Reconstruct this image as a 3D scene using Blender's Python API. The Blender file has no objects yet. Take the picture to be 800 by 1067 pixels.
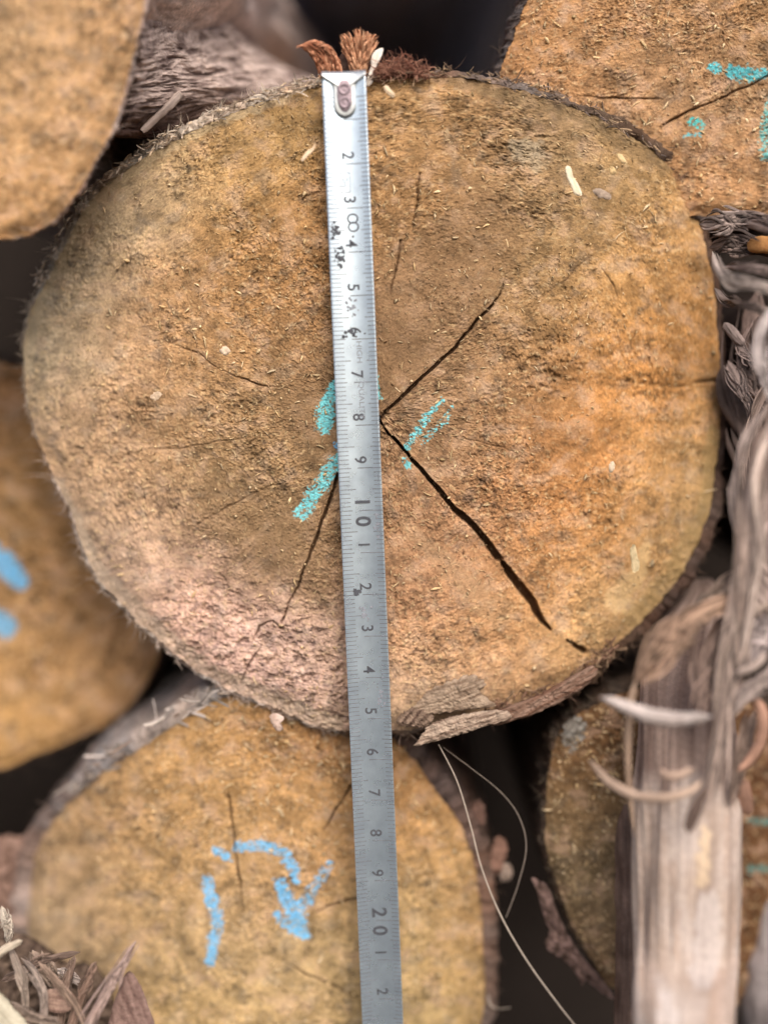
import bpy, math
import numpy as np
from mathutils import Vector

rng = np.random.default_rng(7)
SC = bpy.context.scene
COL = SC.collection

# ------------------------------------------------------------------ camera geometry
PITCH = math.radians(6.0)
DIST = 0.34
FPX = 1482.0                      # focal length in photo pixels
FWD = np.array([0, math.cos(PITCH), -math.sin(PITCH)])
UP = np.array([0, math.sin(PITCH), math.cos(PITCH)])
RT = np.array([1.0, 0, 0])
CAM = np.array([0, 0, 0.8]) - DIST * FWD


def unproj(px, py, Y):
    """points on the upright plane at depth Y (metres behind the main cut end)."""
    px = np.asarray(px, float); py = np.asarray(py, float)
    a = (px - 400) / FPX; b = (533.5 - py) / FPX
    d = FWD[None, :] + a.ravel()[:, None] * RT + b.ravel()[:, None] * UP
    t = (np.broadcast_to(np.asarray(Y, float), px.shape).ravel() - CAM[1]) / d[:, 1]
    return CAM + d * t[:, None]


def mpp(Y):
    return (DIST + Y) / FPX       # metres per photo pixel at depth Y


# ------------------------------------------------------------------ noise
_perm = rng.permutation(512).astype(np.int64)
_perm = np.concatenate([_perm, _perm])
_ang = rng.uniform(0, 2 * np.pi, 512)
_gx, _gy = np.cos(_ang), np.sin(_ang)


def perlin(x, y, seed=0):
    xi = np.floor(x).astype(np.int64); yi = np.floor(y).astype(np.int64)
    xf = x - xi; yf = y - yi
    u = xf * xf * xf * (xf * (xf * 6 - 15) + 10)
    v = yf * yf * yf * (yf * (yf * 6 - 15) + 10)

    def g(ix, iy, dx, dy):
        h = _perm[(_perm[(ix + seed * 37) & 511] + iy) & 511]
        return _gx[h] * dx + _gy[h] * dy
    n00 = g(xi, yi, xf, yf); n10 = g(xi + 1, yi, xf - 1, yf)
    n01 = g(xi, yi + 1, xf, yf - 1); n11 = g(xi + 1, yi + 1, xf - 1, yf - 1)
    a = n00 + u * (n10 - n00); b = n01 + u * (n11 - n01)
    return 1.5 * (a + v * (b - a))


def fbm(x, y, oct=4, seed=0, gain=0.5):
    s = 0; a = 1
    for o in range(oct):
        s = s + a * perlin(x * 2 ** o + 17.3 * o, y * 2 ** o - 9.1 * o, seed + o)
        a *= gain
    return s


def sstep(a, b, x):
    t = np.clip((x - a) / (b - a), 0, 1)
    return t * t * (3 - 2 * t)


def lin(c):
    c = np.asarray(c, float) / 255.0
    return np.where(c <= 0.04045, c / 12.92, ((c + 0.055) / 1.055) ** 2.4)


SAT = 0.86


def rbf(px, py, ctrl, sig):
    """soft patchwork of wood colours: ctrl = [(px, py, (r, g, b)), ...]"""
    w = 0; acc = 0
    for cx, cy, c in ctrl:
        k = np.exp(-((px - cx) ** 2 + (py - cy) ** 2) / (2 * sig * sig)) + 1e-9
        w = w + k
        acc = acc + k[:, None] * lin(c)[None, :]
    c = acc / w[:, None]
    g = (c @ np.array([0.3, 0.6, 0.1]))[:, None]
    return g + SAT * (c - g)


def rbf1(px, py, ctrl, sig):
    w = 0; acc = 0
    for cx, cy, c in ctrl:
        k = np.exp(-((px - cx) ** 2 + (py - cy) ** 2) / (2 * sig * sig)) + 1e-9
        w = w + k; acc = acc + k * c
    return acc / w


def polydist(px, py, pts):
    """distance to a polyline and width along it; pts = [(x, y, w), ...]"""
    best = np.full(px.shape, 1e9); wid = np.zeros(px.shape)
    for (x0, y0, w0), (x1, y1, w1) in zip(pts[:-1], pts[1:]):
        dx, dy = x1 - x0, y1 - y0
        L = dx * dx + dy * dy + 1e-9
        t = np.clip(((px - x0) * dx + (py - y0) * dy) / L, 0, 1)
        d = np.hypot(px - x0 - t * dx, py - y0 - t * dy)
        w = w0 + t * (w1 - w0)
        m = d - w / 2 < best - wid / 2
        best = np.where(m, d, best); wid = np.where(m, w, wid)
    return best, wid


def catmull(P, n, closed=False):
    P = np.asarray(P, float)
    N = len(P)
    if closed:
        t = np.linspace(0, N, n, endpoint=False)
        idx = lambda k: P[k % N]
    else:
        t = np.linspace(0, N - 1 - 1e-6, n)
        idx = lambda k: P[np.clip(k, 0, N - 1)]
    i = np.floor(t).astype(int); f = (t - i)[:, None]
    p0, p1, p2, p3 = idx(i - 1), idx(i), idx(i + 1), idx(i + 2)
    return 0.5 * (2 * p1 + (p2 - p0) * f + (2 * p0 - 5 * p1 + 4 * p2 - p3) * f ** 2 + (3 * p1 - p0 - 3 * p2 + p3) * f ** 3)


# ------------------------------------------------------------------ materials
def material(name, rough=0.9, spec=0.15, bump=0.0, bscale=900.0, var=0.0, vscale=600.0, color=None, metal=0.0,
             stretch=(1, 1, 1)):
    m = bpy.data.materials.new(name); m.use_nodes = True
    nt = m.node_tree; N = nt.nodes; L = nt.links
    b = N['Principled BSDF']
    b.inputs['Roughness'].default_value = rough
    b.inputs['Metallic'].default_value = metal
    b.inputs['Specular IOR Level'].default_value = spec
    tc = N.new('ShaderNodeTexCoord')
    mp = N.new('ShaderNodeMapping'); mp.inputs['Scale'].default_value = stretch
    L.new(tc.outputs['Object'], mp.inputs['Vector'])
    if color is None:
        at = N.new('ShaderNodeAttribute'); at.attribute_name = 'Col'
        src = at.outputs['Color']
    else:
        rgb = N.new('ShaderNodeRGB'); rgb.outputs[0].default_value = (*color, 1); src = rgb.outputs[0]
    if var > 0:
        nz = N.new('ShaderNodeTexNoise'); nz.inputs['Scale'].default_value = vscale
        nz.inputs['Detail'].default_value = 3; nz.inputs['Roughness'].default_value = 0.65
        L.new(mp.outputs['Vector'], nz.inputs['Vector'])
        mr = N.new('ShaderNodeMapRange')
        mr.inputs['From Min'].default_value = 0.3; mr.inputs['From Max'].default_value = 0.7
        mr.inputs['To Min'].default_value = 1 - var; mr.inputs['To Max'].default_value = 1 + var
        L.new(nz.outputs['Fac'], mr.inputs['Value'])
        mx = N.new('ShaderNodeVectorMath'); mx.operation = 'SCALE'
        L.new(src, mx.inputs[0]); L.new(mr.outputs['Result'], mx.inputs['Scale'])
        src = mx.outputs['Vector']
    L.new(src, b.inputs['Base Color'])
    if bump > 0:
        nb = N.new('ShaderNodeTexNoise'); nb.inputs['Scale'].default_value = bscale
        nb.inputs['Detail'].default_value = 4; nb.inputs['Roughness'].default_value = 0.6
        L.new(mp.outputs['Vector'], nb.inputs['Vector'])
        bp = N.new('ShaderNodeBump'); bp.inputs['Strength'].default_value = 1.0
        bp.inputs['Distance'].default_value = bump
        L.new(nb.outputs['Fac'], bp.inputs['Height']); L.new(bp.outputs['Normal'], b.inputs['Normal'])
    return m


M_WOOD = material('cut_wood', 0.95, 0.08, bump=0.00025, bscale=1800, var=0.16, vscale=2200)
M_BARK = material('bark', 0.95, 0.08, bump=0.0006, bscale=700, var=0.22, vscale=900)
M_FIBRE = material('bark_fibre', 0.8, 0.2, bump=0.0002, bscale=900, var=0.15, vscale=700)
M_CHIP = material('wood_chip', 0.8, 0.2, bump=0.0001, bscale=1500, var=0.1, vscale=900)
M_BACKDROP = material('backdrop_dark', 1.0, 0.0, bump=0.01, bscale=30, var=0.3, vscale=20, color=(0.02, 0.016, 0.014))  # for the added backdrop that shuts out sky light behind the logs


# ------------------------------------------------------------------ mesh builders
class MB:
    """collects vertices, colours, quads and triangles for ONE mesh object"""
    def __init__(s):
        s.v = []; s.c = []; s.q = []; s.t = []; s.n = 0

    def add(s, v, c, q=None, t=None):
        v = np.asarray(v, float).reshape(-1, 3)
        c = np.asarray(c, float)
        if c.ndim == 1:
            c = np.broadcast_to(c[None, :3], (len(v), 3))
        s.v.append(v); s.c.append(c)
        if q is not None and len(q): s.q.append(np.asarray(q, np.int64).reshape(-1, 4) + s.n)
        if t is not None and len(t): s.t.append(np.asarray(t, np.int64).reshape(-1, 3) + s.n)
        s.n += len(v)

    def build(s, name, mat, parent=None, smooth=True, loc=None):
        v = np.concatenate(s.v); c = np.concatenate(s.c)
        q = np.concatenate(s.q) if s.q else np.zeros((0, 4), np.int64)
        t = np.concatenate(s.t) if s.t else np.zeros((0, 3), np.int64)
        if parent is not None:
            org = np.array(world_loc(parent))
        else:
            org = v.mean(0) if loc is None else np.asarray(loc, float)
        me = bpy.data.meshes.new(name)
        me.vertices.add(len(v))
        me.vertices.foreach_set('co', (v - org).astype(np.float32).ravel())
        loops = np.concatenate([q.ravel(), t.ravel()]).astype(np.int32)
        tot = np.concatenate([np.full(len(q), 4), np.full(len(t), 3)]).astype(np.int32)
        start = np.concatenate([[0], np.cumsum(tot)[:-1]]).astype(np.int32)
        me.loops.add(len(loops)); me.loops.foreach_set('vertex_index', loops)
        me.polygons.add(len(tot))
        me.polygons.foreach_set('loop_start', start)
        me.polygons.foreach_set('use_smooth', np.full(len(tot), smooth, dtype=bool))
        at = me.color_attributes.new('Col', 'FLOAT_COLOR', 'POINT')
        at.data.foreach_set('color', np.concatenate([np.clip(c, 0, 1), np.ones((len(c), 1))], 1).astype(np.float32).ravel())
        me.update(calc_edges=True); me.validate()
        me.materials.append(mat)
        o = bpy.data.objects.new(name, me); COL.objects.link(o)
        if parent is not None:
            o.parent = parent
        else:
            o.location = org
        return o


_WL = {}


def world_loc(o):
    p = Vector((0, 0, 0))
    while o is not None:
        p = p + o.location; o = o.parent
    return p


def tag(o, label, cat, group=None, kind=None):
    if label: o['label'] = label
    if cat: o['category'] = cat
    if group: o['group'] = group
    if kind: o['kind'] = kind
    return o


def thing(name, label, cat, loc, group=None):
    o = bpy.data.objects.new(name, None); COL.objects.link(o)
    o.empty_display_size = 0.02
    o.location = tuple(loc)
    return tag(o, label, cat, group)


def grid_quads(nr, nt, wrap=True):
    i = np.arange(nr - 1)[:, None]; j = np.arange(nt if wrap else nt - 1)[None, :]
    j2 = (j + 1) % nt
    return np.stack([i * nt + j, (i + 1) * nt + j, (i + 1) * nt + j2, i * nt + j2], -1).reshape(-1, 4)


def slivers(mb, P, D, W, L, cols, lift, curl=0.0, st=3):
    """many small tapered three-sided slivers. P base, D unit direction (n,3), W width, L length, lift = push along -Y at the tip"""
    n = len(P)
    side = np.cross(D, np.array([0, -1.0, 0])); side /= np.linalg.norm(side, axis=1)[:, None] + 1e-9
    nrm = np.cross(side, D)
    nrm *= np.sign(-nrm[:, 1:2] + 1e-9)
    V = []
    for k in range(st):
        f = k / (st - 1)
        ctr = P + D * (L * f)[:, None] + side * (curl * L * (f * f))[:, None] + np.array([0, -1.0, 0]) * (lift * f)[:, None]
        w = (W * (1 - 0.75 * abs(2 * f - 0.9)))[:, None]
        V += [ctr - side * w / 2, ctr + side * w / 2, ctr + nrm * w * 0.5]
    V = np.stack(V, 1)                     # n, 3*st, 3
    b = (np.arange(n) * 3 * st)[:, None]
    q = []
    for k in range(st - 1):
        for a in range(3):
            a2 = (a + 1) % 3
            q.append(np.concatenate([b + 3 * k + a, b + 3 * k + a2, b + 3 * k + 3 + a2, b + 3 * k + 3 + a], 1))
    q = np.stack(q, 1).reshape(-1, 4)
    mb.add(V.reshape(-1, 3), np.repeat(cols, 3 * st, axis=0), q)


# ------------------------------------------------------------------ logs
def make_log(label, outline, Y, centre, ctrl, sig=70, res=(200, 500), dome=None, cracks=(), chalk=(), pith=None,
             bark_t=5.0, bark_ctrl=None, bark_rgb=(95, 78, 66), bark_sig=40, length=0.6, flare=None, relief=1.0, sat=None, flakes=1500, rough_patch=(), chips=0, chip_ctrl=(),
             fuzz=400, fuzz_rgb=(150, 130, 112), rings=0.06, alb=1.0, group='logs in the pile', seed=1, jag=1.2, paint=None,
             fuzz_len=0.004, vis=None, bamp=1.0, fspeck=0.36):
    nr, nt = res
    O = catmull(outline, nt, closed=True)
    Cc = np.array(centre, float)
    ph = np.linspace(0, 2 * np.pi, nt, endpoint=False)
    arc = np.concatenate([[0], np.cumsum(np.hypot(*np.diff(O, axis=0).T))])
    per = arc[-1] + np.hypot(*(O[0] - O[-1]))
    # ragged rim (periodic noise on a circle)
    rad = per / (2 * np.pi)
    cxn, cyn = np.cos(ph) * rad, np.sin(ph) * rad
    rag = fbm(cxn / 14, cyn / 14, 3, seed) * jag * 1.2 + perlin(cxn / 3.0, cyn / 3.0, seed + 5) * jag * 0.7
    dirv = O - Cc; dl = np.hypot(*dirv.T)[:, None]
    O = O + dirv / dl * rag[:, None]
    base = (lambda x, y: Y + np.zeros_like(x)) if dome is None else (lambda x, y: Y + dome(x, y))
    r = (np.linspace(0, 1, nr)) ** 0.8
    PX = (Cc[0] + r[:, None] * (O[:, 0] - Cc[0])[None, :]).ravel()
    PY = (Cc[1] + r[:, None] * (O[:, 1] - Cc[1])[None, :]).ravel()
    Rr = np.repeat(r, nt)
    V = unproj(PX, PY, base(PX, PY))
    # ---- relief in millimetres (noise lengths in photo pixels, one is about 0.23 mm)
    s = seed * 11
    wx = PX + 6 * perlin(PX / 40, PY / 40, s + 1); wy = PY + 6 * perlin(PX / 40, PY / 40, s + 2)
    ca, sa = math.cos(0.65), math.sin(0.65)
    ax, ay = wx * ca - wy * sa, wx * sa + wy * ca
    tuft = np.abs(fbm(ax / 12, ay / 9, 4, s + 3, 0.6))
    zone = np.clip(0.55 + 0.9 * fbm(PX / 80, PY / 80, 2, s + 9), 0.08, 1.4)
    clump = sstep(0.15, 0.9, fbm(wx / 6 + 40, wy / 5.2, 4, s + 8, 0.7))
    pit = sstep(0.35, 1.0, fbm(wx / 5 - 13, wy / 4.2, 3, s + 10, 0.65))
    fine = fbm(PX / 2.6, PY / 2.2, 2, s + 6, 0.7)
    saw = perlin(ax / 110 + 2 * perlin(PX / 150, PY / 150, s + 5), ay / 2.4, s + 11) * sstep(-0.1, 0.5, perlin(PX / 75, PY / 75, s + 19))
    p0 = np.array(pith if pith is not None else centre, float)
    th_ = np.arctan2(PY - p0[1], PX - p0[0]); rp_ = np.hypot(PX - p0[0], PY - p0[1])
    rays = perlin(th_ * 38, rp_ / 55, s + 25) * sstep(40, 130, rp_)
    h = (0.8 * fbm(PX / 60, PY / 60, 3, s + 4) + zone * (0.20 * tuft + 0.40 * clump - 0.45 * pit) + 0.15 * fine * (0.4 + 0.6 * zone) + 0.10 * saw + 0.05 * rays)
    rp = 0 * PX
    for (a_, b_, r_, k_) in rough_patch:
        rp = np.maximum(rp, k_ * np.exp(-(((PX - a_) ** 2 + (PY - b_) ** 2) / (2 * r_ * r_)) ** 1.5))
    rp = rp * sstep(-0.4, 0.2, fbm(PX / 20, PY / 16, 3, s + 80) + rp - 0.5)
    scab = sstep(0.15, 0.8, fbm(PX / 15, PY / 10, 5, s + 81, 0.8)) * rp
    scab2 = sstep(0.45, 0.9, fbm(PX / 4.2, PY / 3.2, 3, s + 82, 0.8)) * rp
    h = h - 1.0 * scab - 0.5 * scab2 + 0.5 * rp
    edge = sstep(0.93, 1.0, Rr)
    hy = -h * 0.001 * relief + 0.0016 * edge
    # ---- colour
    c = rbf(PX + 14 * fbm(PX / 45, PY / 45, 3, s + 12), PY + 14 * fbm(PX / 45 + 9, PY / 45, 3, s + 13), ctrl, sig) * alb
    if sat is not None:
        g_ = (c @ np.array([0.3, 0.6, 0.1]))[:, None]
        c = g_ + np.asarray(sat(PX, PY))[:, None] * (c - g_)
    big = fbm(PX / 34, PY / 34, 4, s + 14)
    c = c * (1 + 0.22 * big)[:, None]
    if rings > 0:
        p0 = np.array(pith if pith is not None else centre, float)
        # rings follow the outline and open out from the pith
        th_rr = np.hypot(PX - p0[0], PY - p0[1]) / (np.hypot(PX - p0[0], PY - p0[1]) * 0.35 + 0.65 * (Rr * dl.mean() + 1) + 1e-6) * Rr * dl.mean()
        rr = th_rr + 5 * perlin(PX / 60, PY / 60, s + 15)
        ring = 0.8 * perlin(rr / 19.0, PX * 0 + 5.1 + seed, s + 28) + perlin(rr / 7.0, PX * 0 + 3.3 + seed, s + 16) + 0.6 * perlin(rr / 2.6, PX * 0 + 1.7, s + 17)
        c = c * (1 + rings * ring * (0.6 + 0.6 * perlin(PX / 70, PY / 70, s + 18)))[:, None]
    spk = fbm(PX / 3.0, PY / 2.6, 3, s + 20, 0.8)
    c = c * (1 + 0.14 * saw + 0.12 * rays)[:, None]
    zz = 0.5 + 0.5 * np.clip(zone, 0, 1.2)
    c = c * np.clip(1 + fspeck * spk * zz, 0.3, 1.9)[:, None]
    dirt = sstep(0.25, 0.85, fbm(PX / 10, PY / 9, 4, s + 22, 0.65) + 0.35 * perlin(PX / 70, PY / 70, s + 23)) * zz
    c = c * (1 - 0.5 * dirt)[:, None] * (1 + dirt[:, None] * np.array([-0.02, 0.0, 0.1]))
    dust = sstep(0.30, 0.85, fbm(PX / 7 + 50, PY / 6, 4, s + 24, 0.65)) * zz
    c = c + dust[:, None] * 0.42 * (lin((228, 200, 158)) * alb - c)
    greyed = sstep(0.1, 0.9, fbm(PX / 22 + 5, PY / 22, 4, s + 26, 0.6))
    c = c + greyed[:, None] * 0.25 * (c.mean(1)[:, None] * np.array([1.12, 1.0, 0.86]) - c)
    c = c * (1 - 0.42 * scab - 0.25 * scab2)[:, None]
    mo = fbm(PX / 26 - 7, PY / 24, 4, s + 27, 0.6)
    c = c + (sstep(0.1, 0.8, mo) * 0.30)[:, None] * (lin((206, 174, 150)) * alb - c)
    c = c * (1 - 0.28 * sstep(0.1, 0.8, -mo))[:, None]
    # grey outer rim of weathered sapwood
    if paint is not None:
        for (pts, rgb, k) in paint:
            d, w = polydist(PX, PY, pts)
            m = sstep(1.1, 0.55, d / (w / 2 + 1e-6) + 0.35 * fbm(PX / 8, PY / 8, 2, s + 30))
            c = c + (m * k)[:, None] * (lin(rgb) * alb - c)
    for (pts, rgb, dens) in chalk:
        d, w = polydist(PX + 2.2 * fbm(PX / 7, PY / 7, 2, s + 32), PY + 2.2 * fbm(PX / 7 + 5, PY / 7, 2, s + 33), pts)
        m = sstep(1.15, 0.45, d / (w / 2))
        grain = 0.75 * perlin(PX / 2.4, PY / 2.0, s + 34) + 0.45 * (clump - pit) + 0.55 * perlin(ax / 7, ay / 3.4, s + 35)
        k = sstep(0.14, 0.74, m * dens + 1.15 * grain - 0.38) * sstep(0.02, 0.25, m)
        c = c + (k * (0.74 + 0.16 * m))[:, None] * (lin(rgb)[None, :] * (0.92 + 0.2 * spk)[:, None] - c)
    for (pts, depth) in cracks:
        jx = PX + 1.9 * perlin(PX / 22, PY / 22, s + 40) + 0.55 * perlin(PX / 5, PY / 5, s + 42)
        jy = PY + 1.9 * perlin(PX / 22 + 7, PY / 22, s + 41) + 0.55 * perlin(PX / 5 + 3, PY / 5, s + 43)
        d, w = polydist(jx, jy, pts)
        w = w * 0.80 * (1 + 0.25 * perlin(PX / 18, PY / 18, s + 44))
        k = sstep(0.75, -0.45, d - w / 2)
        hy = hy + k * depth * 0.0006 * sstep(0.3, 2.2, w)
        c = c + (0.82 * k * sstep(0.1, 1.6, w))[:, None] * (lin((74, 52, 36)) - c)
    V2 = V.copy(); V2[:, 1] += hy
    loc = V2.mean(0); loc[1] = Y
    root = thing('cut_log', label, 'log', loc, group)
    mb = MB(); mb.add(V2, c, grid_quads(nr, nt))
    # ---- torn fibres and sawdust caught in the cut end
    if flakes:
        rr_ = np.sqrt(rng.uniform(0.0, 0.985, flakes)); jj = rng.integers(0, nt, flakes)
        ii = np.clip((rr_ ** (1 / 0.8) * (nr - 1)).astype(int), 0, nr - 1)
        id_ = ii * nt + jj
        if vis is not None:
            ok = vis(PX[id_], PY[id_]); id_ = id_[ok]
        keep = perlin(PX[id_] / 55, PY[id_] / 55, s + 50) + rng.uniform(-0.6, 0.6, len(id_)) > -0.15
        id_ = id_[keep]; n = len(id_)
        P = V2[id_] + np.array([0, -0.0001, 0])
        a = rng.normal(-0.75, 1.1, n)
        D = np.stack([np.cos(a), -rng.uniform(0.0, 0.35, n), np.sin(a)], 1); D /= np.linalg.norm(D, axis=1)[:, None]
        L_ = rng.gamma(1.5, 0.00026, n) + 0.00025; W_ = rng.uniform(0.00010, 0.00042, n) * rng.choice([1, 1, 1, 1.7], n)
        base_c = c[id_]
        mix = (rng.random(n) ** 1.6)[:, None]
        cc = base_c * rng.uniform(0.75, 1.35, n)[:, None] * (1 - mix * 0.75) + mix * 0.75 * lin((232, 205, 165)) * alb
        slivers(mb, P, D, W_, L_, cc, rng.uniform(0, 0.0006, n), curl=rng.normal(0, 0.25, n))
    if chips:
        rr_ = np.sqrt(rng.uniform(0.0, 0.97, chips * 4)); jj = rng.integers(0, nt, chips * 4)
        id_ = np.clip((rr_ ** (1 / 0.8) * (nr - 1)).astype(int), 0, nr - 1) * nt + jj
        wgt = 0.25 + sum(np.exp(-((PX[id_] - a_) ** 2 + (PY[id_] - b_) ** 2) / (2 * r_ * r_)) for a_, b_, r_ in chip_ctrl) if chip_ctrl else 0.5
        id_ = id_[rng.random(len(id_)) < wgt]
        if vis is not None: id_ = id_[vis(PX[id_], PY[id_])]
        id_ = id_[:chips]; n = len(id_)
        a = rng.uniform(0, 2 * np.pi, n); D = np.stack([np.cos(a), rng.uniform(-0.25, 0.1, n), np.sin(a)], 1); D /= np.linalg.norm(D, axis=1)[:, None]
        cc = lin((240, 218, 180)) * rng.uniform(0.4, 1.05, n)[:, None] * (1 - rng.random(n)[:, None] * np.array([0, 0.12, 0.3]))
        slivers(mb, V2[id_] + np.array([0, -0.00012, 0]), D, rng.gamma(3, 0.00015, n) + 0.00015, rng.gamma(2.2, 0.00036, n) + 0.0004, cc, rng.uniform(0, 0.0003, n), curl=rng.normal(0, 0.3, n), st=4)
    mb.build('cut_face', M_WOOD, root)

    # ---- bark: a rim at the cut, then the side of the log running back
    Oi = V2[(nr - 1) * nt:]
    oc = unproj([Cc[0]], [Cc[1]], Y)[0]
    rv = Oi - oc; rv[:, 1] = 0; rl = np.linalg.norm(rv, axis=1)[:, None]; ru = rv / rl
    oPX, oPY = PX[(nr - 1) * nt:], PY[(nr - 1) * nt:]
    m1 = mpp(Y)
    if callable(bark_t): t = bark_t(oPX, oPY) * m1
    elif isinstance(bark_t, (list, tuple)): t = rbf1(oPX, oPY, bark_t, bark_sig) * m1
    else: t = np.full(nt, bark_t * m1)
    depths = np.concatenate([[0.0, 0.0004, 0.0012, 0.0025], 0.004 + 0.0022 * np.arange(45), np.geomspace(0.107, length, 22)])
    rows = []; cols = []
    Rm = rl.mean() * 1000
    for k, dep in enumerate(depths):
        cyl_u = ph * Rm; yy = dep * 1000
        per_u = np.cos(ph) * Rm; per_v = np.sin(ph) * Rm
        plate = 0.75 * (fbm(per_u / 7, 0 * per_u + yy / 13, 4, s + 60, 0.6) + fbm(per_v / 7 + 50, 0 * per_u + yy / 13, 4, s + 61, 0.6))
        ridg = np.abs(fbm(per_u / 4.5 + per_v / 9, per_v / 4.5 + yy / 12, 3, s + 66)) * 1.4
        bump_ = (plate * 0.6 + ridg * 0.8) * 0.001 * min(1, dep / 0.003) * bamp
        prof = [0.02, 0.35, 0.8, 1.0][k] if k < 4 else 1.0
        fl = 0
        if flare is not None: fl = flare(ru, dep)
        rr2 = t * prof * (1 + 0.22 * fbm(per_u / 11, per_v / 11, 3, s + 62) + 0.16 * perlin(per_u / 1.6 + yy / 2, per_v / 1.6, s + 67)) + bump_ + fl
        rowv = Oi + ru * np.asarray(rr2)[:, None]
        front = -0.0006 * prof + 0.0012 * fbm(per_u / 3.5 + k * 0.7, per_v / 3.5, 2, s + 63) * (1 if k < 4 else 0)
        rowv[:, 1] = Oi[:, 1] + dep + front
        rows.append(rowv)
        bc = lin(bark_rgb)[None, :].repeat(nt, 0) if bark_ctrl is None else rbf(oPX, oPY, bark_ctrl, bark_sig)
        bc = bc * (1 + 0.36 * plate + 0.36 * perlin(per_u / 1.3 + per_v / 2.1, per_v / 1.3 + yy / 2.3, s + 64))[:, None].clip(0.25, 2.2)
        fr = 0.35 * perlin(per_u / 7 + yy / 60, per_v / 7, s + 65)
        bc = bc * (1 + fr[:, None] * np.array([0.4, 0.0, -0.3]))
        cols.append(bc)
    nk = len(depths)
    bb = MB(); bb.add(np.concatenate(rows), np.concatenate(cols), grid_quads(nk, nt))
    # closed far end
    last = rows[-1]; cen = last.mean(0)[None]
    jn = np.arange(nt)
    bb.add(np.concatenate([last, cen]), np.concatenate([cols[-1], cols[-1][:1]]), None, np.stack([jn, (jn + 1) % nt, np.full(nt, nt)], 1))
    if fuzz:
        j = rng.integers(0, nt, fuzz * 3)
        dens = sstep(-0.25, 0.5, perlin(cxn[j] / 25, cyn[j] / 25, s + 70)) + 0.12
        j = j[rng.random(len(j)) < dens][:fuzz]; n = len(j)
        f = rng.uniform(0.1, 1.0, n)[:, None]
        P = Oi[j] * (1 - f) + rows[3][j] * f; P[:, 1] = Oi[j, 1] + rng.uniform(-0.001, 0.004, n)
        tang = np.stack([-ru[:, 2], ru[:, 0] * 0, ru[:, 0]], 1)[j] * rng.choice([-1, 1], n)[:, None]
        D = tang * rng.uniform(0.3, 1.2, n)[:, None] + ru[j] * rng.uniform(-0.25, 0.55, n)[:, None]
        D[:, 1] -= rng.uniform(-0.2, 0.45, n); D /= np.linalg.norm(D, axis=1)[:, None]
        L_ = rng.gamma(1.5, fuzz_len / 4.5, n) + 0.0005; W_ = rng.uniform(0.00010, 0.00032, n)
        raw = lin(bark_rgb)[None, :].repeat(nt, 0) if bark_ctrl is None else rbf(oPX, oPY, bark_ctrl, bark_sig)
        bc = raw[j] * 0.8 + 0.2 * lin(fuzz_rgb)[None, :]
        bc = bc * rng.uniform(0.6, 1.5, n)[:, None]
        slivers(bb, P, D, W_, L_, bc, rng.uniform(-0.0003, 0.001, n), curl=rng.normal(0, 0.9, n), st=5)
    bb.build('bark', M_BARK, root)
    return root


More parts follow.
